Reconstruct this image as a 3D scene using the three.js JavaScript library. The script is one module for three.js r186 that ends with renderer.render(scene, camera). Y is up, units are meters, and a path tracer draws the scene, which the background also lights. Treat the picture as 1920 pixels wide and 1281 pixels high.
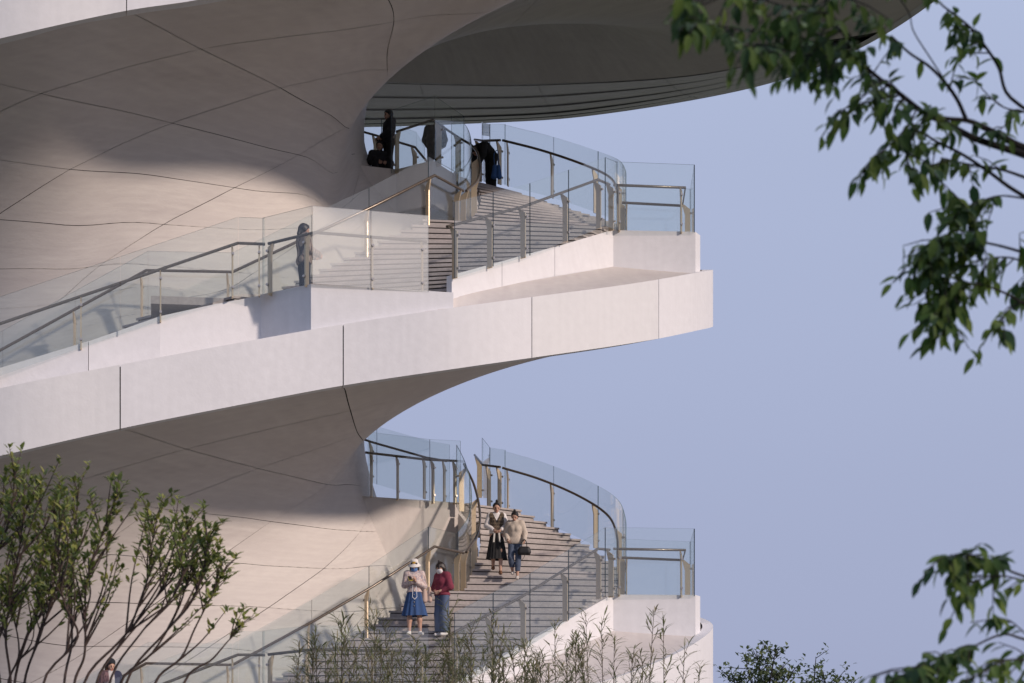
import * as THREE from 'three';
import { mergeGeometries } from 'three/addons/utils/BufferGeometryUtils.js';
import { ImprovedNoise } from 'three/addons/math/ImprovedNoise.js';

// ---------------------------------------------------------------- camera, sky, sun, exposure
const scene = new THREE.Scene();
const F = 3400, H0 = 1480, EYE = 1.6;             // focal length and eye-level row in photo pixels (shift lens), eye height in metres
const camera = new THREE.PerspectiveCamera(2 * Math.atan(H0 / F) * 180 / Math.PI, 1920 / 1281, 0.3, 3000);
camera.position.set(0, EYE, 0);
camera.setViewOffset(1920, 2 * H0, 0, 0, 1920, 1281);
camera.focus = 39;
camera.userData.fStop = 3.0;
camera.updateProjectionMatrix();

const renderer = new THREE.WebGLRenderer();
renderer.toneMapping = THREE.LinearToneMapping;
renderer.toneMappingExposure = 1.0;
renderer.shadowMap.enabled = true;

const SUN_AZ = 57.5 * Math.PI / 180, SUN_EL = 22.5 * Math.PI / 180;   // azimuth to the right of straight behind the camera
const sunDir = new THREE.Vector3(Math.sin(SUN_AZ) * Math.cos(SUN_EL), Math.sin(SUN_EL), Math.cos(SUN_AZ) * Math.cos(SUN_EL));
const sun = new THREE.DirectionalLight(new THREE.Color(1.0, 0.83, 0.71), 3.15);
sun.position.copy(sunDir).multiplyScalar(90).add(new THREE.Vector3(-3, 10, -42));
sun.target.position.set(-3, 10, -42);
sun.castShadow = true;
sun.shadow.radius = 5.5;
sun.shadow.mapSize.set(4096, 4096);
Object.assign(sun.shadow.camera, { left: -40, right: 40, top: 40, bottom: -40, near: 1, far: 220 });
scene.add(sun, sun.target);

const noise = new ImprovedNoise();
function makeSky() {
  const w = 512, h = 256, data = new Float32Array(w * h * 4);
  const low = [0.352, 0.390, 0.565], mid = [0.438, 0.505, 0.705], top = [0.36, 0.435, 0.66], glow = [0.16, 0.09, 0.03];
  for (let r = 0; r < h; r++) {
    const el = ((r + 0.5) / h - 0.5) * Math.PI, y = Math.sin(el);
    for (let c = 0; c < w; c++) {
      const az = ((c + 0.5) / w - 0.5) * 2 * Math.PI, x = Math.cos(az) * Math.cos(el), z = Math.sin(az) * Math.cos(el);
      const a = Math.min(1, Math.max(0, el / 0.42)), b = Math.min(1, Math.max(0, (el - 0.42) / 1.1));
      const g = Math.pow(Math.max(0, x * sunDir.x + y * sunDir.y + z * sunDir.z), 6);
      const k = (r * w + c) * 4, veil = noise.noise(x * 3.1, y * 11, z * 3.1) + 0.5 * noise.noise(x * 7, y * 26, z * 7 + 5);
      for (let i = 0; i < 3; i++) {
        let v = (low[i] + (mid[i] - low[i]) * a) * (1 + 0.022 * veil); v += (top[i] - v) * b; v += glow[i] * g;
        data[k + i] = v;
      }
      data[k + 3] = 1;
    }
  }
  const t = new THREE.DataTexture(data, w, h, THREE.RGBAFormat, THREE.FloatType);
  t.mapping = THREE.EquirectangularReflectionMapping; t.magFilter = THREE.LinearFilter; t.minFilter = THREE.LinearFilter;
  t.wrapS = THREE.RepeatWrapping; t.needsUpdate = true;
  return t;
}
scene.background = makeSky();
scene.environment = scene.background;

// ---------------------------------------------------------------- helpers
const V = (x, y, z) => new THREE.Vector3(x, y, z);
const at = (px, py, d) => V((px - 960) * d / F, EYE + (H0 - py) * d / F, -d);     // a point of the place seen at that pixel, d metres away
const pl = (px, d, y) => V((px - 960) * d / F, EYE + y, -d);                      // the same, with its height above the eye
const lerp = (a, b, t) => a + (b - a) * t, clamp = (x, a, b) => Math.min(b, Math.max(a, x));
const smooth = (a, b, x) => { const t = clamp((x - a) / (b - a), 0, 1); return t * t * (3 - 2 * t); };
function rng(seed) { let s = seed >>> 0; return () => { s = (s + 0x6D2B79F5) >>> 0; let t = s; t = Math.imul(t ^ (t >>> 15), t | 1); t ^= t + Math.imul(t ^ (t >>> 7), t | 61); return ((t ^ (t >>> 14)) >>> 0) / 4294967296; }; }
const used = {};
function numbered(name) { const n = used[name] = (used[name] ?? -1) + 1; return n ? `${name}_${String(n).padStart(3, '0')}` : name; }
function tag(o, label, category, group, kind) { if (label) o.userData.label = label; if (category) o.userData.category = category; if (group) o.userData.group = group; if (kind) o.userData.kind = kind; return o; }
function thing(name, label, category, group, pos) { const o = new THREE.Group(); o.name = numbered(name); if (pos) o.position.copy(pos); scene.add(o); return tag(o, label, category, group); }
function part(name, geo, mat, parent, label) {
  const m = new THREE.Mesh(geo, mat); m.name = parent === scene ? numbered(name) : name; m.castShadow = m.receiveShadow = true;
  if (label) m.userData.label = label;
  parent.add(m); return m;
}
function geoFrom(pos, idx, uv, nor, col) {
  if (nor) {                                     // turn the faces to the side their normals point to
    let s = 0; const q = (a, i) => V(a[3 * i], a[3 * i + 1], a[3 * i + 2]);
    for (let k = 0, st = 3 * Math.max(1, Math.floor(idx.length / 600)); k < idx.length; k += st) { const a = q(pos, idx[k]), n = q(pos, idx[k + 1]).sub(a).cross(q(pos, idx[k + 2]).sub(a)); s += Math.sign(n.dot(q(nor, idx[k]))); }
    if (s < 0) for (let k = 0; k < idx.length; k += 3) { const t = idx[k + 1]; idx[k + 1] = idx[k + 2]; idx[k + 2] = t; }
  }
  const g = new THREE.BufferGeometry();
  g.setAttribute('position', new THREE.Float32BufferAttribute(pos, 3));
  g.setAttribute('uv', new THREE.Float32BufferAttribute(uv ?? new Array(pos.length / 3 * 2).fill(0), 2));
  if (col) g.setAttribute('color', new THREE.Float32BufferAttribute(col, 3));
  g.setIndex(idx);
  if (nor) g.setAttribute('normal', new THREE.Float32BufferAttribute(nor, 3)); else g.computeVertexNormals();
  return g;
}
// a grid of points fn(u, v), with uv in metres from uvf or along the grid
function grid(nu, nv, fn, uvf, nf) {
  const pos = [], uv = [], idx = [], nor = nf ? [] : null;
  for (let j = 0; j <= nv; j++) for (let i = 0; i <= nu; i++) {
    const p = fn(i / nu, j / nv); pos.push(p.x, p.y, p.z);
    const q = uvf ? uvf(i / nu, j / nv, p) : [p.x, p.y]; uv.push(q[0], q[1]);
    if (nf) { const n = nf(i / nu, j / nv); nor.push(n.x, n.y, n.z); }
  }
  for (let j = 0; j < nv; j++) for (let i = 0; i < nu; i++) { const a = j * (nu + 1) + i, b = a + 1, c = a + nu + 1, d = c + 1; idx.push(a, b, d, a, d, c); }
  return geoFrom(pos, idx, uv, nor);
}
// flat-shaded faces: quads given as four points
function quads(list) {
  const pos = [], idx = [], uv = [];
  for (const q of list) {
    const k = pos.length / 3, e1 = q[1].clone().sub(q[0]), e2 = q[3].clone().sub(q[0]), n = e1.clone().cross(e2).normalize(), ux = e1.clone().normalize(), uy = n.clone().cross(ux);
    for (const p of q) { pos.push(p.x, p.y, p.z); const d = p.clone().sub(q[0]); uv.push(q[0].x + q[0].z * 0.7 + d.dot(ux), q[0].y + d.dot(uy)); }
    idx.push(k, k + 1, k + 2, k, k + 2, k + 3);
  }
  const g = geoFrom(pos, idx, uv); return g;
}
function hexa(a, b, c, d, y0, y1) {          // a prism over the plan quad a b c d
  const lo = [a, b, c, d].map((p) => V(p.x, y0, p.z)), hi = [a, b, c, d].map((p) => V(p.x, y1, p.z)), f = [[hi[0], hi[1], hi[2], hi[3]], [lo[3], lo[2], lo[1], lo[0]]];
  for (let i = 0; i < 4; i++) { const j = (i + 1) % 4; f.push([lo[i], lo[j], hi[j], hi[i]]); }
  return quads(f);
}
function prism(pts, y0, y1) {                 // upright prism over a plan polygon
  const tri = THREE.ShapeUtils.triangulateShape(pts.map((p) => new THREE.Vector2(p.x, p.z)), []);
  const pos = [], idx = [], uv = [];
  for (const [y, s] of [[y1, 1], [y0, -1]]) {
    const k = pos.length / 3; for (const p of pts) { pos.push(p.x, y, p.z); uv.push(p.x, p.z); }
    for (const t of tri) idx.push(k + t[0], k + t[s > 0 ? 1 : 2], k + t[s > 0 ? 2 : 1]);
  }
  const flat = geoFrom(pos, idx, uv);
  const sides = quads(pts.map((p, i) => { const q = pts[(i + 1) % pts.length]; return [V(p.x, y0, p.z), V(q.x, y0, q.z), V(q.x, y1, q.z), V(p.x, y1, p.z)]; }));
  return mergeGeometries([flat, sides]);
}
// tapered tube along points
function tube(pts, r0, r1, sides = 6, seg = 0, radii) {
  const curve = pts.length > 2 && seg ? new THREE.CatmullRomCurve3(pts, false, 'centripetal') : null, n = curve ? seg : pts.length - 1;
  const P = []; for (let i = 0; i <= n; i++) P.push(curve ? curve.getPoint(i / n) : pts[i]);
  const pos = [], idx = [], uv = [], nor = []; let up = V(0, 1, 0), L = 0;
  for (let i = 0; i <= n; i++) {
    const t = P[Math.min(n, i + 1)].clone().sub(P[Math.max(0, i - 1)]).normalize();
    if (Math.abs(up.dot(t)) > 0.95) up = Math.abs(t.x) < 0.8 ? V(1, 0, 0) : V(0, 0, 1);
    const b = t.clone().cross(up).normalize(), c = b.clone().cross(t).normalize(); up = c;
    const r = radii ? radii[i] : lerp(r0, r1, i / n); if (i) L += P[i].distanceTo(P[i - 1]);
    for (let k = 0; k <= sides; k++) { const a = k / sides * 2 * Math.PI, d = b.clone().multiplyScalar(Math.cos(a)).addScaledVector(c, Math.sin(a)); pos.push(P[i].x + d.x * r, P[i].y + d.y * r, P[i].z + d.z * r); nor.push(d.x, d.y, d.z); uv.push(k / sides * 0.3, L); }
  }
  for (let i = 0; i < n; i++) for (let k = 0; k < sides; k++) { const a = i * (sides + 1) + k, b = a + sides + 1; idx.push(a, b + 1, a + 1, a, b, b + 1); }
  for (const [i, s] of [[0, -1], [n, 1]]) {   // caps
    const t = P[Math.min(n, i + 1)].clone().sub(P[Math.max(0, i - 1)]).normalize().multiplyScalar(s), k0 = pos.length / 3;
    pos.push(P[i].x, P[i].y, P[i].z); nor.push(t.x, t.y, t.z); uv.push(0, 0);
    for (let k = 0; k <= sides; k++) { const a = (i * (sides + 1) + k) * 3; pos.push(pos[a], pos[a + 1], pos[a + 2]); nor.push(t.x, t.y, t.z); uv.push(0, 0); }
    for (let k = 0; k < sides; k++) { if (s < 0) idx.push(k0, k0 + 1 + k, k0 + 2 + k); else idx.push(k0, k0 + 2 + k, k0 + 1 + k); }
  }
  return geoFrom(pos, idx, uv, nor);
}
const moved = (g, dy) => g.clone().translate(0, dy, 0);
const up = (p, dy) => V(p.x, p.y + dy, p.z);

// ---------------------------------------------------------------- materials
function texture(n, fn, srgb, rep) {
  const d = new Uint8Array(n * n * 4);
  for (let y = 0; y < n; y++) for (let x = 0; x < n; x++) { const c = fn(x / n, y / n), k = (y * n + x) * 4; d[k] = clamp(c[0], 0, 1) * 255; d[k + 1] = clamp(c[1], 0, 1) * 255; d[k + 2] = clamp(c[2], 0, 1) * 255; d[k + 3] = 255; }
  const t = new THREE.DataTexture(d, n, n); t.wrapS = t.wrapT = THREE.RepeatWrapping; t.magFilter = THREE.LinearFilter; t.minFilter = THREE.LinearMipmapLinearFilter; t.generateMipmaps = true;
  if (srgb) t.colorSpace = THREE.SRGBColorSpace; t.repeat.set(rep, rep); t.needsUpdate = true; return t;
}
const per = (x, y, f, z) => {                  // tiling noise
  const w = (a, b) => noise.noise(a * f, b * f, z), u = smooth(0, 1, x), v = smooth(0, 1, y);
  return lerp(lerp(w(x, y), w(x - 1, y), u), lerp(w(x, y - 1), w(x - 1, y - 1), u), v);
};
const fbm = (x, y, f, z) => per(x, y, f, z) + 0.5 * per(x, y, f * 2.1, z + 7) + 0.25 * per(x, y, f * 4.3, z + 13);
const concreteMap = texture(512, (x, y) => {
  const m = fbm(x, y, 4, 1.3) * 0.034 + fbm(x, y, 23, 4.1) * 0.026 + per(x, y * 0.12, 40, 9) * 0.02 + per(x, y * 0.06, 17, 19) * 0.014, s = Math.max(0, fbm(x, y, 9, 21) - 0.45) * -0.05;
  const v = 0.955 + m + s; return [v, v - 0.003 + m * 0.1, v - 0.006];
}, true, 1 / 5);
const fasciaMap = texture(512, (x, y) => { const m = fbm(x, y, 4, 61.3) * 0.014 + fbm(x, y, 31, 64.1) * 0.02 + per(x, y * 0.05, 46, 69) * 0.016; const v = 0.965 + m; return [v, v, v - 0.002]; }, true, 1 / 5);
const concreteBump = texture(512, (x, y) => { const v = 0.5 + 0.25 * fbm(x, y, 14, 3) + 0.2 * fbm(x, y, 60, 8); return [v, v, v]; }, false, 1 / 3.1);
const M = {};
M.concrete = new THREE.MeshStandardMaterial({ color: new THREE.Color().setRGB(0.66, 0.615, 0.59), map: concreteMap, bumpMap: concreteBump, bumpScale: 0.004, roughness: 0.72 });
M.fascia = new THREE.MeshStandardMaterial({ color: new THREE.Color().setRGB(0.715, 0.71, 0.735), map: fasciaMap, bumpMap: concreteBump, bumpScale: 0.003, roughness: 0.62 });
M.slat = new THREE.MeshStandardMaterial({ color: new THREE.Color().setRGB(0.80, 0.79, 0.80), roughness: 0.5 });
M.joint = new THREE.MeshStandardMaterial({ color: new THREE.Color().setRGB(0.03, 0.026, 0.025), roughness: 0.9 });
const stoneMap = texture(512, (x, y) => { const v = 0.80 + fbm(x, y, 5, 31) * 0.09 + fbm(x, y, 40, 33) * 0.08, s = smooth(0.28, 0.7, fbm(x, y, 3.3, 41)) * 0.16; return [v - s, v - s, v - s * 0.85]; }, true, 1 / 2.6);
M.stone = new THREE.MeshStandardMaterial({ color: new THREE.Color().setRGB(0.66, 0.60, 0.58), map: stoneMap, roughness: 0.8 });
M.groove = new THREE.MeshStandardMaterial({ color: new THREE.Color().setRGB(0.035, 0.032, 0.034), roughness: 0.85 });
const brushed = texture(256, (x, y) => { const v = 0.45 + 0.25 * per(x, y * 0.2, 60, 3) + 0.1 * fbm(x, y, 6, 5); return [v, v, v]; }, false, 2);
M.post = new THREE.MeshStandardMaterial({ color: new THREE.Color().setRGB(0.56, 0.45, 0.31), metalness: 0.55, roughness: 0.85, roughnessMap: brushed });
M.rail = new THREE.MeshStandardMaterial({ color: new THREE.Color().setRGB(0.135, 0.11, 0.09), metalness: 0.4, roughness: 0.6, roughnessMap: brushed });
M.clip = new THREE.MeshStandardMaterial({ color: new THREE.Color().setRGB(0.5, 0.46, 0.42), metalness: 0.9, roughness: 0.3 });
M.glass = new THREE.MeshPhysicalMaterial({ color: new THREE.Color().setRGB(0.94, 0.96, 0.953), transmission: 0.982, thickness: 0, roughness: 0, ior: 1.5 });
M.reflectionVeil = new THREE.MeshPhysicalMaterial({ color: new THREE.Color().setRGB(0.95, 0.95, 0.93), transmission: 0.74, thickness: 0, roughness: 0, ior: 1.5 });  // milky body painted in for the bright reflections on the upper look-out glass
M.edge = new THREE.MeshStandardMaterial({ color: new THREE.Color().setRGB(0.045, 0.09, 0.115), roughness: 0.25 });
M.topEdge = new THREE.MeshStandardMaterial({ color: new THREE.Color().setRGB(0.16, 0.24, 0.26), roughness: 0.25 });
const vc = (rough, extra = {}) => new THREE.MeshStandardMaterial({ vertexColors: true, roughness: rough, ...extra });
M.skin = vc(0.6); M.cloth = vc(0.9); M.hair = vc(0.5); M.shoe = vc(0.6);

// ---------------------------------------------------------------- ground
{
  const g = new THREE.CircleGeometry(1800, 96).rotateX(-Math.PI / 2), uv = g.attributes.uv; for (let i = 0; i < uv.count; i++) uv.setXY(i, uv.getX(i) * 900, uv.getY(i) * 900);
  const gm = texture(256, (x, y) => { const n = fbm(x, y, 6, 2) * 0.2 + fbm(x, y, 30, 5) * 0.2; return [0.5 + n, 0.52 + n, 0.42 + n]; }, true, 0.11);
  const o = part('ground', g, new THREE.MeshStandardMaterial({ color: new THREE.Color().setRGB(0.33, 0.33, 0.34), map: gm, roughness: 1 }), scene); tag(o, 'ground of lawn and paving around the building', null, null, 'structure');
}

// ---------------------------------------------------------------- the spiral building
const LEVEL = 8.42;                              // height from one turn of the spiral to the next
const CX = -9.5, CD = 45.5, RC = 5.77;           // axis of the core in plan (right, distance) and its radius at the waist
const building = thing('spiral_building', 'white concrete tower of stacked spiral terraces flaring from a round core', 'building');

// outer edge of the spiral terrace: [right, distance, top, bottom] above the eye
const px3 = (px, d, yt, yb) => [(px - 960) * d / F, d, (H0 - yt) * d / F, (H0 - yb) * d / F];
const terraceEdge = [
  [-20.6, 48, 3.6, 2.3], [-20.8, 44, 4.5, 3.2], [-19, 39.6, 5.5, 4.2], [-15.8, 36.6, 6.45, 5.15], [-12.6, 35.35, 7.15, 5.86],
  px3(0, 34.95, 728, 855), px3(225, 35.4, 684, 804), px3(430, 35.92, 646, 763), px3(643, 36.5, 608, 723), px3(850, 37.0, 577, 692), px3(997, 37.75, 557, 671), px3(1150, 38.95, 537, 649),
  px3(1235, 39.95, 524, 635), px3(1302, 41.2, 512, 621), px3(1337, 42.9, 506, 612), [4.35, 44.8, 12.75, 11.45], [3.1, 47, 13.2, 11.9], [0.6, 48.9, 13.5, 12.2], [-4, 50.5, 13.8, 12.5], [-9, 51, 14.1, 12.8], [-14, 50, 14.5, 13.2], [-18, 47.5, 14.9, 13.6],
];
const roofEdge = [
  [-21, 50, 11.8, 10.4], [-21, 43.5, 13.1, 11.8], [-18.6, 38.5, 14.1, 12.8], [-14.5, 35.7, 15.0, 13.7],
  px3(0, 35, -58, 72), px3(237, 35.55, -105, 20), px3(380, 35.85, -128, -2), [-2, 35.8, 17.85, 16.5], [3, 36.5, 19.15, 17.8], [7.4, 37.9, 20.1, 18.7], [10.6, 40.8, 21.7, 20.38], [12, 45, 22.6, 21.27], px3(1755, 50.2, -100, 0), px3(1600, 53.6, 0, 97), px3(1430, 56.2, 70, 160), px3(1100, 59.2, 130, 218), px3(905, 60.3, 145, 231), [-7, 60.8, 23.6, 22.2], [-14, 59.5, 23.5, 22.1], [-20, 56, 23.2, 21.8], [-24, 51, 22.4, 21],
];
// the edge as a table over the angle about the core
function edgeTable(list) {
  const c = new THREE.CatmullRomCurve3(list.map((e) => V(e[0], e[2], e[1])), false, 'centripetal'), b = new THREE.CatmullRomCurve3(list.map((e) => V(e[0], e[3], e[1])), false, 'centripetal');
  const N = 6000, path = []; let last = null;
  for (let i = 0; i <= N; i++) {
    const p = c.getPoint(i / N), q = b.getPoint(i / N); let a = Math.atan2(p.z - CD, p.x - CX);
    if (last === null) { if (a > 0) a -= 2 * Math.PI; } else { while (a < last - Math.PI) a += 2 * Math.PI; while (a > last + Math.PI) a -= 2 * Math.PI; }
    last = a; path.push({ x: p.x, d: p.z, yt: p.y, yb: q.y, a, r: Math.hypot(p.x - CX, p.z - CD) });
  }
  const T = []; const a0 = path[0].a, a1 = path[N].a, K = 1500; let k = 0;
  for (let i = 0; i <= K; i++) { const a = a0 + (a1 - a0) * i / K; while (k < N - 1 && path[k + 1].a < a) k++; const p = path[k], q = path[k + 1], t = clamp((a - p.a) / (q.a - p.a || 1), 0, 1); T.push({ r: lerp(p.r, q.r, t), yb: lerp(p.yb, q.yb, t), yt: lerp(p.yt, q.yt, t) }); }
  const look = (a) => { const s = clamp((a - a0) / (a1 - a0), 0, 1) * K, i = Math.min(K - 1, Math.floor(s)), t = s - i, p = T[i], q = T[i + 1]; return { r: lerp(p.r, q.r, t), yb: lerp(p.yb, q.yb, t), yt: lerp(p.yt, q.yt, t) }; };
  return { path, look, a0, a1 };
}
const terrace = edgeTable(terraceEdge), roof = edgeTable(roofEdge);
// core and soffit in one sweep: v below 0 is the upright core, 0 the waist, 1 the edge of the soffit
function soffit(edge, drop, power, vault, base) {
  return (a, v) => {
    const e = edge.look(a), Re = e.r - 0.04, H = vault ? lerp(3.1, drop, smooth(-1.35, -0.1, a)) : drop, yw = e.yb - H;
    let r, y;
    if (v >= 0) {
      const f = v * Math.PI / 2, g = Math.pow(1 - Math.cos(f), power); r = lerp(RC, Re, g); y = yw + (H + 0.015) * Math.sin(f);
      if (vault) {                                   // the vaulted hollow under the far side of the roof, and its stepped rim
        y += 2.565 * smooth(0.318, 0.918, a) * smooth(0, 0.306, g) * (1 - smooth(0.705, 0.97, g));
      }
    } else { const s = Math.min(-v * H * Math.PI / 2, Math.max(0.3, yw - base(a))), w = lerp(0.3, vault ? 0.9 : 0.4, smooth(-1.4, -0.3, a)); r = RC + w * (Math.sqrt(1 + s * s) - 1); y = yw - s; }
    return V(CX + Math.cos(a) * r, EYE + y, -(CD + Math.sin(a) * r));
  };
}
const S1 = soffit(terrace, 2.95, 1.0, false, (a) => terrace.look(a).yt - LEVEL - 0.4), S2 = soffit(roof, 5.04, 1.23, true, (a) => terrace.look(a).yt - 0.3);
function normalOf(S, a, v) { const e = 1e-3, p = S(a, v), n = S(a + e, v).sub(p).cross(S(a, v + (v > 0.99 ? -e : e)).sub(p).multiplyScalar(v > 0.99 ? -1 : 1)).normalize(); const out = V(Math.cos(a), 0, -Math.sin(a)); if (v < 0.3 ? n.dot(out) < 0 : n.y > 0) n.negate(); return n; }
function toPixel(p) { return [960 + p.x * F / -p.z, H0 - (p.y - EYE) * F / -p.z]; }
function seen(S, px, py) {                        // the angle and height on the sweep that show at a pixel of the photograph
  let best = 1e9, ba = 0, bv = 0;
  for (let a = -2.6; a < 0.35; a += 0.03) for (let v = -1.2; v <= 1; v += 0.03) { const q = toPixel(S(a, v)), n = normalOf(S, a, v), p = S(a, v); if (n.dot(V(-p.x, EYE - p.y, -p.z)) < 0) continue; const d = (q[0] - px) ** 2 + (q[1] - py) ** 2; if (d < best) { best = d; ba = a; bv = v; } }
  let st = 0.02;
  for (let k = 0; k < 60; k++) { let hit = false; for (const [da, dv] of [[st, 0], [-st, 0], [0, st], [0, -st]]) { const q = toPixel(S(ba + da, bv + dv)), d = (q[0] - px) ** 2 + (q[1] - py) ** 2; if (d < best) { best = d; ba += da; bv += dv; hit = true; } } if (!hit) st *= 0.6; }
  return [ba, bv, Math.sqrt(best)];
}
// joints run in two families; their crossings give the lattice of cladding panels
function solve(A, b) { const n = b.length; for (let i = 0; i < n; i++) { let p = i; for (let r = i + 1; r < n; r++) if (Math.abs(A[r][i]) > Math.abs(A[p][i])) p = r; [A[i], A[p]] = [A[p], A[i]];[b[i], b[p]] = [b[p], b[i]]; for (let r = i + 1; r < n; r++) { const f = A[r][i] / A[i][i]; for (let c = i; c < n; c++) A[r][c] -= f * A[i][c]; b[r] -= f * b[i]; } } const x = []; for (let i = n - 1; i >= 0; i--) { let s = b[i]; for (let c = i + 1; c < n; c++) s -= A[i][c] * x[c]; x[i] = s / A[i][i]; } return x; }
const plate = (r2) => r2 < 1e-9 ? 0 : r2 * Math.log(r2) * 0.5;
function lattice(S, nodes) {                      // a thin-plate surface through all crossings and the middles between them
  const by = {}, pts = []; nodes.forEach((n) => { by[n[0] + ',' + n[1]] = n; });
  const put = (i, j, px, py) => { const f = seen(S, px, py); if (f[2] < 2.5) pts.push([i, j, f[0], f[1]]); else if (globalThis.__dbg) console.log('off', i, j, px, py, f[2].toFixed(1)); };
  for (const [i, j, px, py] of nodes) {
    put(i, j, px, py);
    for (const [di, dj] of [[1, 0], [0, 1]]) { const q = by[(i + di) + ',' + (j + dj)]; if (q) for (const t of [0.33, 0.67]) put(i + di * t, j + dj * t, lerp(px, q[2], t), lerp(py, q[3], t)); }
  }
  const n = pts.length, ci = solveFor(2), cj = solveFor(3);
  function solveFor(k) { const A = [], b = []; for (let r = 0; r < n; r++) { A.push([...pts.map((q, c) => plate((q[0] - pts[r][0]) ** 2 + (q[1] - pts[r][1]) ** 2) + (c === r ? 0.08 : 0)), 1, pts[r][0], pts[r][1]]); b.push(pts[r][k]); } for (let m = 0; m < 3; m++) { A.push([...pts.map((q) => m ? q[m - 1] : 1), 0, 0, 0]); b.push(0); } return solve(A, b); }
  const look = (c, i, j) => pts.reduce((s, q, m) => s + c[m] * plate((q[0] - i) ** 2 + (q[1] - j) ** 2), c[n] + c[n + 1] * i + c[n + 2] * j);
  return (i, j) => [look(ci, i, j), look(cj, i, j)];
}
function panels(S, L, parent, ra, rv, amax, vmin) {
  const n = 12, half = 0.013, on = (i, j) => { const [a, v] = L(i, j); return S(clamp(a, -2.9, amax), clamp(v, vmin, 0.997)); };
  const gapI = (i, j) => clamp(half * 0.04 / Math.max(1e-4, on(i + 0.02, j + 0.5).distanceTo(on(i - 0.02, j + 0.5))), 0.001, 0.02), gapJ = (i, j) => clamp(half * 0.04 / Math.max(1e-4, on(i + 0.5, j + 0.02).distanceTo(on(i + 0.5, j - 0.02))), 0.001, 0.02);
  for (let i = ra[0]; i < ra[1]; i++) for (let j = rv[0]; j < rv[1]; j++) {
    const pos = [], nor = [], uv = [], idx = []; let live = 0; const g0 = gapI(i, j), g1 = gapI(i + 1, j), g2 = gapJ(i, j), g3 = gapJ(i, j + 1);
    for (let b = -1; b <= n + 1; b++) for (let a = -1; a <= n + 1; a++) {
      const u = lerp(i + g0, i + 1 - g1, clamp(a / n, 0, 1)), w = lerp(j + g2, j + 1 - g3, clamp(b / n, 0, 1));
      let [an, v] = L(u, w); const an2 = clamp(an, -2.9, amax), v2 = clamp(v, vmin, 0.997); if (an2 === an && v2 === v) live++;
      const p = S(an2, v2), N = normalOf(S, an2, v2); if (a < 0 || b < 0 || a > n || b > n) p.addScaledVector(N, -0.034);
      pos.push(p.x, p.y, p.z); nor.push(N.x, N.y, N.z); uv.push(u * 2.4 + i * 1.7 + j * 0.9, w * 2.4 + j * 1.3);
    }
    if (!live) continue;
    const m = n + 3; for (let b = 0; b < m - 1; b++) for (let a = 0; a < m - 1; a++) { const k = b * m + a; idx.push(k, k + 1, k + m + 1, k, k + m + 1, k + m); }
    part('panel', geoFrom(pos, idx, uv, nor), M.concrete, parent);
  }
}
function sweep(S, a0, a1, v0, v1, na, nv, off) { return grid(na, nv, (u, v) => { const a = lerp(a0, a1, u), w = lerp(v0, v1, v); return S(a, w).addScaledVector(normalOf(S, a, w), off); }, (u, v) => [lerp(a0, a1, u) * 7, lerp(v0, v1, v) * 5], (u, v) => normalOf(S, lerp(a0, a1, u), lerp(v0, v1, v))); }
const AMAX = 0.42;
const nodes1 = [[0, 0, 643, 724], [1, 1, 347, 842], [1, 2, 485, 879], [1, 3, 616, 909], [2, 2, 292, 953], [2, 3, 510, 978], [2, 4, 678, 998], [3, 3, 400, 1054], [3, 4, 609, 1066], [4, 4, 503, 1139], [5, 4, 390, 1214], [1, 0, 225, 804], [2, 1, 95, 918], [4, 3, 290, 1133], [5, 3, 175, 1212], [3, 2, 170, 1038], [3, 1, -60, 1010], [0, 1, 657, 770], [0, 2, 671, 815]];
const nodes2 = [[1, 0, 237, 21], [1, 1, 376, 91], [2, 1, 75, 174], [1, 2, 527, 164], [2, 2, 323, 231], [3, 2, 129, 315], [1, 3, 649, 237], [2, 3, 562, 291], [3, 3, 443, 351], [4, 3, 307, 423], [5, 3, 187, 496], [6, 3, 101, 570], [3, 4, 664, 380], [4, 4, 598, 432], [0, 1, 740, 42], [0, 2, 719, 124], [4, 2, -15, 412], [5, 2, -140, 512], [2, 0, -180, 118], [3, 1, -150, 283], [6, 2, -250, 605], [5, 4, 470, 512]];
const core1 = part('core', sweep(S1, -2.9, AMAX, -2.3, 0.997, 160, 150, -0.022), M.joint, building); panels(S1, lattice(S1, nodes1), core1, [-10, 12], [-5, 10], AMAX, -2.2);
const core2 = part('core', sweep(S2, -2.9, AMAX, -1.6, 0.997, 160, 150, -0.022), M.joint, building); panels(S2, lattice(S2, nodes2), core2, [-18, 11], [-8, 9], AMAX, -1.5);
part('soffit', sweep(S1, AMAX, terrace.a1, -2.3, 0.999, 90, 60, 0), M.concrete, building);
part('soffit', sweep(S2, AMAX, roof.a1, -1.6, 0.5, 120, 70, 0), M.concrete, building);
const vAt = (a, q) => { const e = roof.look(a), g = clamp((e.r - q - RC) / (e.r - 0.04 - RC), 0, 1); return clamp(Math.acos(1 - Math.pow(g, 1 / 1.23)) / Math.PI * 2, 0, 0.9995); };
const HEM = 1.5, hollow = (a0, a1, q0, n, m) => grid(n, m, (u, w) => { const a = lerp(a0, a1, u), v1 = vAt(a, q0); return S2(a, lerp(0.5, v1, w)); }, (u, w) => [u * 40, w * 12]);
part('soffit', hollow(AMAX, roof.a1, HEM, 150, 120), M.concrete, building);
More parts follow.
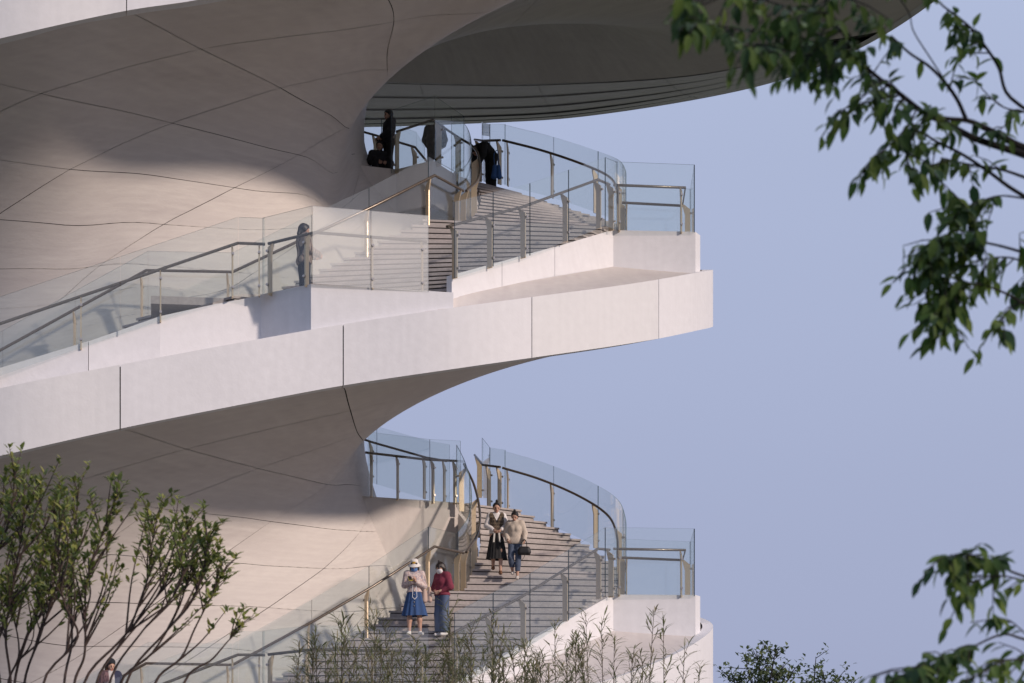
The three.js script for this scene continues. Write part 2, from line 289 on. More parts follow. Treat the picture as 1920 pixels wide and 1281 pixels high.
{                                                   // the stepped hem round the roof's edge: curved slats with open seams before a dark void
  const rim = part('roof_hem', grid(150, 10, (u, w) => { const a = lerp(AMAX, roof.a1, u), p = S2(a, vAt(a, HEM * w)); p.y += 0.1 * Math.min(1, w * 8) * Math.min(1, (1 - w) * 8) + 0.01; return p; }), M.slat, building);
  for (let k = 0; k < 5; k++) for (let c = 0; c < 10; c++) {
    const a0 = lerp(AMAX, roof.a1, c / 10) + 0.0006, a1 = lerp(AMAX, roof.a1, (c + 1) / 10) - 0.0006, q0 = HEM * k / 5 + 0.004, q1 = HEM * (k + 1) / 5 - 0.004;
    part('slat', grid(16, 4, (u, w) => { const a = lerp(a0, a1, u), q = lerp(q0, q1, w), p = S2(a, vAt(a, q)); p.y += (0.5 - w) * 0.055 * smooth(0.5, 0.9, a) - (k ? 0.02 : 0) - 0.03 * 4 * w * (1 - w); return p; }), M.slat, rim);
  }
}
part('soffit', sweep(S1, terrace.a0, -2.9, -2.3, 0.999, 20, 40, 0), M.concrete, building);
part('soffit', sweep(S2, roof.a0, -2.9, -1.6, 0.999, 20, 40, 0), M.concrete, building);
part('roof_deck', grid(140, 30, (u, v) => { const a = lerp(roof.a0, roof.a1, u), e = roof.look(a), r = lerp(e.r - 0.05, 0.3, v); return V(CX + Math.cos(a) * r, EYE + lerp(e.yt - 0.05, 27.5, smooth(0, 0.38, v)), -(CD + Math.sin(a) * r)); }), M.concrete, building);

const fasciaTones = [1, 0.975, 1.018].map((f, i) => { const m = M.fascia.clone(); m.color.multiplyScalar(f); if (i === 1) m.color.b *= 0.985; return m; });
// the upright outer band in lengths with open joints between them
function bandAt(edge, px) { let best = 0, bd = 1e9; edge.path.forEach((p, i) => { const q = 960 + p.x * F / p.d; if (p.d < 43.5 && Math.abs(q - px) < bd) { bd = Math.abs(q - px); best = i; } }); return best; }
function band(edge, joints, parent, dy, toGround) {
  const P = edge.path, nrm = (i) => { const a = P[Math.max(0, i - 8)], b = P[Math.min(P.length - 1, i + 8)], t = V(b.x - a.x, 0, -(b.d - a.d)).normalize(); return V(t.z, 0, -t.x).multiplyScalar(-1); };
  const pt = (i, y, off) => { const p = P[i], n = nrm(i); return V(p.x + n.x * off, EYE + y + dy, -p.d + n.z * off); };
  const bottom = (i) => toGround ? -EYE - dy - 0.2 : P[i].yb;
  const strip = (i0, i1, off, off2, inset) => {
    const n = Math.max(2, Math.round((i1 - i0) / 22)), pos = [], idx = [], uv = []; let L = 0; const rows = [[0, -1], [0, 0], [1, 0], [1, -1]];
    const edgeRow = [];
    for (let k = 0; k <= n; k++) {
      const i = Math.round(lerp(i0, i1, k / n)); if (k) L += pt(i, 0, 0).distanceTo(pt(Math.round(lerp(i0, i1, (k - 1) / n)), 0, 0));
      edgeRow.push([pt(i, bottom(i) + inset, off2), pt(i, bottom(i) + inset, off), pt(i, P[i].yt - inset, off), pt(i, P[i].yt - inset, off2), L + i0 * 0.1]);
    }
    const put = (p, u, v) => { pos.push(p.x, p.y, p.z); uv.push(u, v); };
    for (const [r0, r1] of [[0, 1], [1, 2], [2, 3]]) { const k0 = pos.length / 3; edgeRow.forEach((e) => { put(e[r0], e[4], e[r0].y); put(e[r1], e[4], e[r1].y + (r0 === 1 ? 0 : 0.3)); }); for (let k = 0; k < n; k++) { const a = k0 + 2 * k; idx.push(a, a + 2, a + 3, a, a + 3, a + 1); } }
    for (const e of [edgeRow[0], edgeRow[n]]) { const k0 = pos.length / 3; for (let q = 0; q < 4; q++) put(e[q], q, 0); idx.push(k0, k0 + 1, k0 + 2, k0, k0 + 2, k0 + 3); }
    return geoFrom(pos, idx, uv);
  };
  const root = part('band', strip(0, P.length - 1, -0.07, -0.3, 0.03), M.joint, parent);
  const cuts = [0, ...joints, P.length - 1];
  for (let k = 0; k < cuts.length - 1; k++) part('panel', strip(cuts[k] + (k ? 2 : 0), cuts[k + 1] - (k < cuts.length - 2 ? 1 : 0), 0, -0.25, 0), fasciaTones[k % 3], root);
}
const cutsOf = (edge, list) => list.map((p) => bandAt(edge, p)).sort((a, b) => a - b);
band(terrace, [...cutsOf(terrace, [-170, 225, 643, 997, 1235]), 4050, 4700, 5300], building, 0, false);
band(terrace, [...cutsOf(terrace, [-170, 225, 643, 997, 1200]), 4050, 4700, 5300], building, -LEVEL, true);
band(roof, [...cutsOf(roof, [-190, 237, 640, 1050]), 2600, 3300, 4000, 4800], building, 0, false);

// terraces: everything that both turns share is written once, for the upper turn, and lowered for the other
const zoneY = { box: 10.17, wing: 12.92 };
const ledgeIn = [[-13.4, 35.95, 6.9], [(0 - 960) * 36.0 / F, 36.0, 7.75], [(225 - 960) * 36.35 / F, 36.35, 8.35], [(490 - 960) * 37.25 / F, 37.25, 9.1], [(840 - 960) * 37.3 / F, 37.3, 10.15], [0.23, 39.2, (H0 - 529) * 39.2 / F], [(1150 - 960) * 41.9 / F, 41.9, (H0 - 500) * 41.9 / F], [(1313 - 960) * 42.2 / F, 42.25, (H0 - 512.5) * 42.25 / F], [4.1, 43.2, 12.3], [2.6, 44.6, 12.75]];
const ledgeOut = [[-13.0], [0], [225], [490], [845], [997], [1150], [1318], [1337], [1337]];
function buildTurn(dy, upper) {
  const BACK = upper ? 15.33 : 15.6;
  const where = upper ? 'upper' : 'lower';
  // ledge between the stair wall and the outer band
  {
    const rows = ledgeIn.map((q, k) => {
      const i = k === 0 ? bandAt(terrace, -260) : k === 9 ? bandAt(terrace, 1337) + 240 : k === 8 ? bandAt(terrace, 1337) + 40 : bandAt(terrace, ledgeOut[k][0]), p = terrace.path[i];
      return [i, V(q[0], EYE + q[2] + dy, -q[1])];
    });
    const pos = [], uv = [], idx = []; const n = 14;
    for (let k = 0; k < rows.length - 1; k++) for (let s = 0; s < (k === rows.length - 2 ? n + 1 : n); s++) {
      const i = Math.round(lerp(rows[k][0], rows[k + 1][0], s / n)), p = terrace.path[i], b = rows[k][1].clone().lerp(rows[k + 1][1], s / n);
      const o = V(p.x + (CX - p.x) * 0.004, EYE + p.yt + dy - 0.006, -p.d - (CD - p.d) * 0.012);
      pos.push(o.x, o.y, o.z, b.x, b.y, b.z); uv.push(o.x, o.z, b.x, b.z);
    }
    for (let k = 0; k < pos.length / 6 - 1; k++) idx.push(2 * k, 2 * k + 2, 2 * k + 3, 2 * k, 2 * k + 3, 2 * k + 1);
    part('ledge', geoFrom(pos, idx, uv), M.concrete, building);
  }
  const wall = (pts, th, cuts = [], mat = M.fascia) => {   // upright wall: points [right, distance, top, bottom]
    const segs = []; let s = 0; const all = [...cuts, pts.length - 1];
    for (const c of all) { segs.push(pts.slice(s, c + 1)); s = c; }
    segs.forEach((seg, si) => {
      const f = [];
      for (let i = 0; i < seg.length - 1; i++) {
        const [ax, ad, at_, ab] = seg[i], [bx, bd, bt, bb] = seg[i + 1]; const t = V(bx - ax, 0, -(bd - ad)).normalize(), n = V(-t.z, 0, t.x);
        const a = V(ax, 0, -ad), b = V(bx, 0, -bd); if (si && !i) a.addScaledVector(t, 0.012);
        const back = n.clone().multiplyScalar(-th); const Y = (p, y) => V(p.x, EYE + y + dy, p.z), a2 = a.clone().add(back), b2 = b.clone().add(back);
        f.push([Y(a, ab), Y(b, bb), Y(b, bt), Y(a, at_)], [Y(b2, bb), Y(a2, ab), Y(a2, at_), Y(b2, bt)], [Y(a, at_), Y(b, bt), Y(b2, bt), Y(a2, at_)], [Y(a2, ab), Y(a, ab), Y(a, at_), Y(a2, at_)], [Y(b, bb), Y(b2, bb), Y(b2, bt), Y(b, bt)]);
      }
      part('stair_wall', quads(f), mat, building);
    });
  };
  const q = (px, py, d, down) => [(px - 960) * d / F, d, (H0 - py) * d / F, (H0 - py) * d / F - down];
  // wall beside the front flight, then the one beside the climbing flight
  wall([[-13.4, 35.8, 7.0, 5.6], q(0, 690, 36.0, 1.4), q(165, 640, 36.25, 1.4), q(300, 593, 36.6, 1.4), q(400, 571, 36.95, 1.4), q(495, 553, 37.3, 1.6)], 0.14, [2]);
  wall([q(847, 516, 37.3, 1.1), q(941, 490, 38.6, 1.0), q(980, 479, 39.2, 0.95), q(1040, 463, 40.15, 1.0), q(1150, 431, 41.9, 1.1)], 0.14, [1, 3]);
  // the front look-out block and the wing block at the tip
  const box = [pl(488, 37.28, 0), pl(583, 36.5, 0), pl(850, 37.12, 0), pl(850, 38.4, 0), pl(488, 38.6, 0)];
  part('landing_block', prism(box, EYE + 9.12 + dy, EYE + zoneY.box + dy), M.fascia, building);
  const wing = [pl(1150, 41.9, 0), pl(1304, 42.02, 0), pl(1313, 42.3, 0), pl(1313, 43.2, 0), pl(1162, 43.25, 0), pl(1130, 42.6, 0)];
  part('landing_block', prism(wing, EYE + 11.7 + dy, EYE + zoneY.wing + dy), M.fascia, building);
  // landings (thin floors between the flights)
  const slab = (pts, y, th = 0.16) => part('landing', prism(pts.map((p) => V(p[0], 0, -p[1])), EYE + y - th + dy, EYE + y + dy), M.stone, building);
  slab([[-7.75, 38.95], [-7.4, 37.15], [-5.2, 37.4], [-4.7, 38.3], [-1.6, 38.2], [-1.4, 37.5], [-1.6, 37.6], [-6.0, 39.0]], zoneY.box - 0.06);
  slab([[-1.76, 41.2], [2.2, 41.95], [2.5, 43.1], [-1.1, 42.3]], zoneY.wing - 0.004);
  // the landing behind, its front wall and the rest of the ramp that winds round the core out of sight
  const backEdge = upper ? [[-5.2, 43.6], [-4.3, 44.4], [(743 - 960) * 44.9 / F, 44.9], [(811 - 960) * 44.25 / F, 44.25], [(857 - 960) * 45.35 / F, 45.35], [-0.95, 45.75]] : [[-4.9, 44.0], [(691 - 960) * 44.6 / F, 44.6], [(800 - 960) * 45.2 / F, 45.2], [(865 - 960) * 45.6 / F, 45.6], [-0.95, 45.9]];
  slab([...backEdge.map((p) => [p[0], p[1] + 0.13]), [-0.2, 46.7], [-0.6, 48.6], [-4, 50], [-9, 50.4], [-9, 47.5]], BACK, 0.2);
  for (let i = 0; i < backEdge.length - 1; i++) if (upper || i < 3) { const [a, b] = [backEdge[i], backEdge[i + 1]]; wall([[a[0], a[1], BACK + 0.02, BACK - (upper ? 1.05 : 2.6)], [b[0], b[1], BACK + 0.02, BACK - (upper ? 1.05 : 2.6)]], 0.12, [], M.concrete); }
  // inner kerb under the rail of the climbing flight, down to the middle landing
  wall([[(869 - 960) * 42.3 / F, 42.3, 12.9, 11.2], [(893 - 960) * 43.2 / F, 43.2, 13.55, 11.6], [(897 - 960) * 44.1 / F, 44.1, 14.25, 12.0], [(887 - 960) * 44.9 / F, 44.9, 14.9, 12.5], [(866 - 960) * 45.4 / F, 45.4, 15.32, 13]], 0.1, [], M.concrete);
  // infill between core and inner edge of the flights
  part('ledge', grid(30, 1, (u, v) => { const t = u, x = lerp(-13.4, -1.3, t), d = lerp(38.6, 42.1, smooth(0.5, 1, t)), y = t < 0.5 ? lerp(6.7, 9.9, t / 0.5) : lerp(9.9, 12.5, (t - 0.5) / 0.5); const a = Math.atan2(d - CD, x - CX); const p = v ? V(CX + Math.cos(a) * (RC - 0.2), 0, -(CD + Math.sin(a) * (RC - 0.2))) : V(x, 0, -(d + 0.4)); p.y = EYE + y - 0.3 + dy; return p; }), M.concrete, building);

  // ---- stairs
  const stairs = thing('staircase', upper ? 'grey stone spiral staircase on the upper terrace, in the shade of the great roof' : 'grey stone staircase on the lower terrace with four people walking down', 'staircase', 'curving outdoor staircases');
  function flight(inner, outer, y0, y1, n) {
    const ci = new THREE.CatmullRomCurve3(inner.map((p) => V(p[0], 0, -p[1])), false, 'centripetal'), co = new THREE.CatmullRomCurve3(outer.map((p) => V(p[0], 0, -p[1])), false, 'centripetal');
    const rise = (y1 - y0) / n;
    for (let k = 0; k < n; k++) {
      const t0 = k / n, t1 = (k + 1) / n, A = ci.getPointAt(t0), B = co.getPointAt(t0), C = co.getPointAt(Math.min(1, t1 + 0.35 / n)), D = ci.getPointAt(Math.min(1, t1 + 0.35 / n));
      const f = A.clone().add(B).sub(C).sub(D).normalize(), sh = (p, m) => p.clone().addScaledVector(f, m), y = EYE + y0 + rise * (k + 1) + dy;
      const body = mergeGeometries([hexa(sh(A, 0.03), sh(B, 0.03), C, D, y - 0.046, y), hexa(A, B, C, D, y - rise - 0.05, y - 0.068)]);
      const st = part('step', body, M.stone, stairs);
      part('groove', hexa(sh(A, -0.015), sh(B, -0.015), C, D, y - 0.0685, y - 0.0455), M.groove, st);
    }
  }
  flight([[-13.6, 38.6], [-10.95, 38.75], [-7.75, 38.95]], [[-13.4, 35.85], [-10.1, 36.1], [-7.0, 36.75], [-5.3, 37.3]], 6.75, zoneY.box - 0.06, 20);
  flight([[-6.0, 38.95], [-3.9, 40.05], [-1.757, 41.25]], [[-1.28, 37.5], [-0.3, 38.65], [2.25, 41.95]], zoneY.box - 0.06, zoneY.wing, 17);
  flight([[-1.1, 42.25], [-0.78, 43.9], [-0.85, 45.0], [-1.3, 45.75]], [[2.35, 42.6], [2.62, 43.6], [1.75, 45.6], [0.9, 46.3], [-0.1, 46.8]], zoneY.wing, BACK, 15);

  // ---- balustrades
  const fl = (px, py, d) => { const p = at(px, py, d); p.y += dy - 1.03; return p; };      // floor under a rail seen at that pixel
  const add = (label, pts, side, o = {}) => balustrade(label, pts, side, o, where);
  add(`glass balustrade along the core side of the ${where} front stairs, sloping then level`, [up(fl(0, 657, 38.8), -1.3).add(V(-2.4, 0, 0.1)), fl(0, 657, 38.8), fl(274, 507, 38.84), fl(436, 510, 38.84), fl(590, 438, 39.45), fl(700, 387, 40.2), fl(815, 329, 41.13), fl(869, 358, 42.16)], -1, { posts: 1.28 });
  add(`glass balustrade with dark curved handrail on the inner side of the ${where} climbing flight`, upper
    ? [fl(874, 358, 42.25), fl(895, 338, 43.1), fl(899.5, 309, 44.05), fl(889, 277, 44.85), fl(857, 256, 45.3)]
    : [fl(874, 358, 42.25), fl(895, 338, 43.1), fl(899.5, 309, 44.05), fl(889, 271, 44.8), fl(870, 241, 45.5)], -1, { curved: true, posts: 1.0 });
  if (upper) add('glass balustrade round the pointed look-out corner under the great roof', [fl(857, 256, 45.38), fl(811, 225, 44.3), fl(743, 247, 45.0)], -1, { posts: 1.1 });
  else add('glass balustrade on the landing wall in front of the lower core opening', [fl(857, 236, 45.55), fl(800, 228, 45.15), fl(685, 206, 44.55)], -1, { posts: 1.05 });
  add(`level glass balustrade seen through the ${where} opening beside the core`, upper ? [fl(640, 236, 48.2), fl(705, 254, 47.4), fl(778, 276, 46.4), fl(803, 306, 46.6)] : [fl(640, 226, 49.0), fl(700, 241, 48.6), fl(800, 262, 48), fl(838, 266, 47.8)], -1, { posts: 1.4 });
  add(`glass balustrade beside the ${where} front stairs above the white stair wall`, [up(fl(0, 607, 36), -1.1).add(V(-2.8, 0, 0.2)), fl(0, 607, 36), fl(446, 456, 37.08), fl(497, 458, 37.15)], 1, { posts: 1.75 });
  add(`glass balustrade wrapping the corner of the ${where} front look-out block`, [fl(503, 457, 37.15), fl(590, 436, 36.62), fl(800, 453, 37.2)], 1, { posts: 1.18, reflectionVeil: upper });
  add(`glass balustrade climbing to the ${where} tip landing along the outer stair edge`, [fl(838, 425, 37.25), fl(980, 388, 39.2), fl(1121, 337, 41.35), fl(1143, 346, 41.8)], 1, { posts: 1.45, sunless: true });
  add(`glass balustrade boxed round the ${where} landing at the tip of the terrace`, [fl(1150, 347, 41.95), fl(1285, 352, 42.12), fl(1280, 386, 43.08), fl(1166, 380, 43.0)], 1, { posts: 1.75 });
  add(`glass balustrade sweeping in a curve up the outer side of the ${where} back flight`, [fl(1158, 380, 43.05), fl(1157, 355, 43.9), fl(1140, 330, 44.95), fl(1090, 307, 45.75), fl(1012, 281, 46.35), fl(942, 263, 46.6)].map((p) => p), 1, { curved: true, posts: 1.25 });
  add(`short glass balustrade end at the top of the ${where} back flight`, [fl(938, 263, 46.7), fl(905, 264, 47.1), fl(890, 262, 48.4)], 1, { posts: 1.0 });
}
function balustrade(label, raw, side, o, where) {
  const H = 1.5, root = thing('glass_balustrade', label, 'balustrade', 'glass balustrades along the stairs');
  let pts = raw; if (o.curved) { const c = new THREE.CatmullRomCurve3(raw, false, 'centripetal'); pts = []; for (let i = 0; i <= 48; i++) pts.push(c.getPoint(i / 48)); }
  const n = pts.length, S = [0]; for (let i = 1; i < n; i++) S.push(S[i - 1] + Math.hypot(pts[i].x - pts[i - 1].x, pts[i].z - pts[i - 1].z));
  const dir = (i) => V(pts[i + 1].x - pts[i].x, 0, pts[i + 1].z - pts[i].z).normalize(), out = (t) => V(-t.z, 0, t.x).multiplyScalar(side);
  const miter = pts.map((p, i) => { const a = out(dir(Math.max(0, i - 1))), b = out(dir(Math.min(n - 2, i))), m = a.clone().add(b).normalize(); return m.multiplyScalar(1 / Math.max(0.55, m.dot(a))); });
  const P = (s, off) => { let i = 0; while (i < n - 2 && S[i + 1] < s) i++; const t = (s - S[i]) / (S[i + 1] - S[i]), p = pts[i].clone().addScaledVector(miter[i], off), q = pts[i + 1].clone().addScaledVector(miter[i + 1], off); return p.lerp(q, t); };
  const tan = (s) => { let i = 0; while (i < n - 2 && S[i + 1] < s - 1e-6) i++; return dir(i); };
  const total = S[n - 1];
  const corners = o.curved ? [0, total] : S.slice(), cuts = [];
  for (let i = 0; i < corners.length - 1; i++) { const L = corners[i + 1] - corners[i], k = Math.max(1, Math.round(L / (o.posts * 1.15))); for (let j = 0; j < k; j++) cuts.push(corners[i] + L * j / k); } cuts.push(total);
  const G = 0.2, T = 0.008;
  part('handrail', tube(pts.map((p) => up(p, 1.03)), 0.031, 0.031, 10), M.rail, root);
  for (let c = 0; c < cuts.length - 1; c++) {
    const s0 = cuts[c] + 0.006, s1 = cuts[c + 1] - 0.006; if (s1 - s0 < 0.05) continue; const k = o.curved ? 7 : 1;
    const at4 = (u) => { const s = lerp(s0, s1, u); return [P(s, G - T), P(s, G + T)]; };
    const face = (m) => grid(k, 1, (u, v) => up(at4(u)[m], lerp(-0.06, H, v)));
    const pane = part('glass_panel', mergeGeometries([face(0), face(1)]), o.reflectionVeil && cuts[c] > 0.9 ? M.reflectionVeil : M.glass, root);
    for (const u of [0, 1]) { const [a, b] = at4(u); part('panel_edge', quads([[up(a, -0.06), up(b, -0.06), up(b, H), up(a, H)]]), M.edge, pane); }
    part('panel_edge', grid(k, 1, (u, v) => up(at4(u)[v], H)), M.topEdge, pane);
  }
  // posts: flat blades that stand across the run and lean in to the rail
  const shape = [[0.175, -0.08], [0.045, -0.08], [0.045, 0.76], [-0.02, 1.0], [0.025, 1.005], [0.175, 0.885]];
  const stations = []; const cs = o.curved ? [0, total] : corners;
  for (let i = 0; i < cs.length - 1; i++) { const L = cs[i + 1] - cs[i]; if (L < 0.4) continue; const k = Math.max(1, Math.round(L / o.posts)); for (let j = 0; j <= k; j++) stations.push(clamp(cs[i] + L * j / k + (j === 0 ? 0.12 : j === k ? -0.12 : 0), cs[i] + 0.1, cs[i + 1] - 0.1)); }
  let lastS = -9;
  for (const s of stations) {
    if (s - lastS < 0.3) continue; lastS = s;
    const p = P(s, 0), t = tan(s), nO = out(t), w = 0.014, f = [], X = (q, m) => V(p.x + nO.x * q[0] + t.x * m, p.y + q[1], p.z + nO.z * q[0] + t.z * m);
    const a = shape.map((q) => X(q, -w)), b = shape.map((q) => X(q, w));
    for (let i = 0; i < 6; i++) { const j = (i + 1) % 6; f.push([a[i], a[j], b[j], b[i]]); }
    for (const [g, r] of [[a, false], [b, true]]) { const l = [[g[0], g[1], g[2], g[5]], [g[5], g[2], g[3], g[4]]]; for (const x of l) f.push(r ? x.slice().reverse() : x); }
    const post = part('post', quads(f), M.post, root);
    for (const h of [0.12, 0.8]) { const cl = [], c0 = X([0.1, h], 0), c1 = X([0.23, h], 0); cl.push(tube([c0, c1], 0.011, 0.011, 5)); cl.push(tube([X([0.172, h], 0), X([0.19, h], 0)], 0.028, 0.028, 8), tube([X([0.212, h], 0), X([0.228, h], 0)], 0.028, 0.028, 8)); part('clip', mergeGeometries(cl), M.clip, post); }
  }
  return root;
}
buildTurn(0, true);
buildTurn(-LEVEL, false);

// ---------------------------------------------------------------- figures: one skin over tapered limbs
// a bone is [ax,ay,az, bx,by,bz, ra, rb]; their distances are joined smoothly and meshed with surface nets
function skinOf(bones, cell, o = {}) {
  const k = o.k ?? 0.03, lo = [1e9, 1e9, 1e9], hi = [-1e9, -1e9, -1e9];
  for (const b of bones) for (let i = 0; i < 3; i++) { const r = Math.max(b[6], b[7]) + 3 * cell; lo[i] = Math.min(lo[i], b[i] - r, b[i + 3] - r); hi[i] = Math.max(hi[i], b[i] + r, b[i + 3] + r); }
  const n = [0, 1, 2].map((i) => Math.ceil((hi[i] - lo[i]) / cell) + 1), [nx, ny, nz] = n, field = new Float32Array(nx * ny * nz).fill(0.5);
  for (const b of bones) {
    const [ax, ay, az, bx, by, bz, ra, rb] = b, dx = bx - ax, dy = by - ay, dz = bz - az, L2 = dx * dx + dy * dy + dz * dz || 1e-9, m = Math.max(ra, rb) + k + 3 * cell, s = [], e = [];
    for (let i = 0; i < 3; i++) { s[i] = Math.max(0, Math.floor((Math.min(b[i], b[i + 3]) - m - lo[i]) / cell)); e[i] = Math.min(n[i] - 1, Math.ceil((Math.max(b[i], b[i + 3]) + m - lo[i]) / cell)); }
    for (let z = s[2]; z <= e[2]; z++) for (let y = s[1]; y <= e[1]; y++) for (let x = s[0]; x <= e[0]; x++) {
      const px = lo[0] + x * cell - ax, py = lo[1] + y * cell - ay, pz = lo[2] + z * cell - az, t = clamp((px * dx + py * dy + pz * dz) / L2, 0, 1);
      const d = Math.hypot(px - dx * t, py - dy * t, pz - dz * t) - (ra + (rb - ra) * t), i = (z * ny + y) * nx + x, f = field[i], h = Math.max(k - Math.abs(f - d), 0) / k;
      field[i] = Math.min(f, d) - h * h * k * 0.25;
    }
  }
  if (o.cut) for (let z = 0; z < nz; z++) for (let y = 0; y < ny; y++) for (let x = 0; x < nx; x++) { const i = (z * ny + y) * nx + x; if (field[i] < 0.1) field[i] = Math.max(field[i], o.cut(lo[0] + x * cell, lo[1] + y * cell, lo[2] + z * cell)); }
  const id = new Int32Array(nx * ny * nz).fill(-1), pos = [], nor = [], col = [], idx = [], at3 = (x, y, z) => field[(z * ny + y) * nx + x];
  for (let z = 0; z < nz - 1; z++) for (let y = 0; y < ny - 1; y++) for (let x = 0; x < nx - 1; x++) {
    let c = 0, sx = 0, sy = 0, sz = 0, cnt = 0; const v = [];
    for (let q = 0; q < 8; q++) { v[q] = at3(x + (q & 1), y + (q >> 1 & 1), z + (q >> 2)); if (v[q] < 0) c++; }
    if (c === 0 || c === 8) continue;
    for (let q = 0; q < 8; q++) for (const ax of [1, 2, 4]) if (!(q & ax)) { const w = q | ax; if ((v[q] < 0) !== (v[w] < 0)) { const t = v[q] / (v[q] - v[w]); sx += (q & 1) + (ax === 1 ? t : 0); sy += (q >> 1 & 1) + (ax === 2 ? t : 0); sz += (q >> 2) + (ax === 4 ? t : 0); cnt++; } }
    const X = lo[0] + (x + sx / cnt) * cell, Y = lo[1] + (y + sy / cnt) * cell, Z = lo[2] + (z + sz / cnt) * cell;
    id[(z * ny + y) * nx + x] = pos.length / 3; pos.push(X, Y, Z);
    const gx = v[1] + v[3] + v[5] + v[7] - v[0] - v[2] - v[4] - v[6], gy = v[2] + v[3] + v[6] + v[7] - v[0] - v[1] - v[4] - v[5], gz = v[4] + v[5] + v[6] + v[7] - v[0] - v[1] - v[2] - v[3], l = Math.hypot(gx, gy, gz) || 1;
    nor.push(gx / l, gy / l, gz / l); const cc = o.color ? (typeof o.color === 'function' ? o.color(X, Y, Z) : o.color) : [0.5, 0.5, 0.5]; col.push(...cc);
  }
  const I = (x, y, z) => id[(z * ny + y) * nx + x];
  const quad = (a, b, c, d, flip) => { if (a < 0 || b < 0 || c < 0 || d < 0) return; if (flip) idx.push(a, c, b, a, d, c); else idx.push(a, b, c, a, c, d); };
  for (let z = 1; z < nz - 1; z++) for (let y = 1; y < ny - 1; y++) for (let x = 1; x < nx - 1; x++) {
    const a = at3(x, y, z) < 0;
    if (a !== (at3(x + 1, y, z) < 0)) quad(I(x, y - 1, z - 1), I(x, y, z - 1), I(x, y, z), I(x, y - 1, z), !a);
    if (a !== (at3(x, y + 1, z) < 0)) quad(I(x - 1, y, z - 1), I(x - 1, y, z), I(x, y, z), I(x, y, z - 1), !a);
    if (a !== (at3(x, y, z + 1) < 0)) quad(I(x - 1, y - 1, z), I(x, y - 1, z), I(x, y, z), I(x - 1, y, z), !a);
  }
  return geoFrom(pos, idx, null, nor, col);
}
const SKIN = [0.50, 0.30, 0.22], HAIR = [0.012, 0.010, 0.010];
// joints of a standing figure 1.7 m tall that faces +z (its left is +x); a pose overrides some of them
const STAND = { pelvis: [0, 0.93, 0], waist: [0, 1.07, 0.005], chest: [0, 1.27, -0.005], neck: [0, 1.435, -0.015], head: [0, 1.585, 0.012], shL: [0.165, 1.40, -0.015], elL: [0.215, 1.13, -0.03], wrL: [0.22, 0.89, 0.05], shR: [-0.165, 1.40, -0.015], elR: [-0.215, 1.13, -0.03], wrR: [-0.22, 0.89, 0.05], hipL: [0.085, 0.91, 0], knL: [0.092, 0.50, 0.02], anL: [0.095, 0.085, -0.02], hipR: [-0.085, 0.91, 0], knR: [-0.092, 0.50, 0.02], anR: [-0.095, 0.085, -0.02] };
const add3 = (a, b, m = 1) => [a[0] + b[0] * m, a[1] + b[1] * m, a[2] + b[2] * m], sub3 = (a, b) => [a[0] - b[0], a[1] - b[1], a[2] - b[2]], len3 = (a) => Math.hypot(...a), unit = (a) => { const l = len3(a) || 1; return [a[0] / l, a[1] / l, a[2] / l]; }, cross3 = (a, b) => [a[1] * b[2] - a[2] * b[1], a[2] * b[0] - a[0] * b[2], a[0] * b[1] - a[1] * b[0]];
const bone = (a, b, ra, rb) => [...a, ...b, ra, rb];
function limbs(J, which, grow = 0) {
  const g = (r) => r + grow, out = [];
  if (which.includes('torso')) out.push(bone(add3(J.pelvis, [0.055, 0.01, 0]), add3(J.pelvis, [-0.055, 0.01, 0]), g(0.108), g(0.108)), bone(J.pelvis, J.waist, g(0.105), g(0.098)), bone(add3(J.waist, [0.035, 0, 0]), add3(J.chest, [0.06, 0, 0]), g(0.085), g(0.10)), bone(add3(J.waist, [-0.035, 0, 0]), add3(J.chest, [-0.06, 0, 0]), g(0.085), g(0.10)), bone(add3(J.shL, [-0.03, -0.02, 0]), add3(J.shR, [0.03, -0.02, 0]), g(0.065), g(0.065)), bone(J.chest, J.neck, g(0.09), g(0.05)));
  if (which.includes('bust')) out.push(bone(add3(J.chest, [0.06, -0.02, 0.075]), add3(J.chest, [0.055, -0.02, 0.08]), g(0.05), g(0.05)), bone(add3(J.chest, [-0.06, -0.02, 0.075]), add3(J.chest, [-0.055, -0.02, 0.08]), g(0.05), g(0.05)));
  for (const s of 'LR') {
    if (which.includes('arms')) out.push(bone(J['sh' + s], J['el' + s], g(0.05), g(0.038)), bone(J['el' + s], J['wr' + s], g(0.038), g(0.026)));
    if (which.includes('legs')) out.push(bone(J['hip' + s], J['kn' + s], g(0.085), g(0.055)), bone(J['kn' + s], add3(J['kn' + s], sub3(J['an' + s], J['kn' + s]), 0.35), g(0.055), g(0.054)), bone(add3(J['kn' + s], sub3(J['an' + s], J['kn' + s]), 0.35), J['an' + s], g(0.054), g(0.036)));
  }
  return out;
}
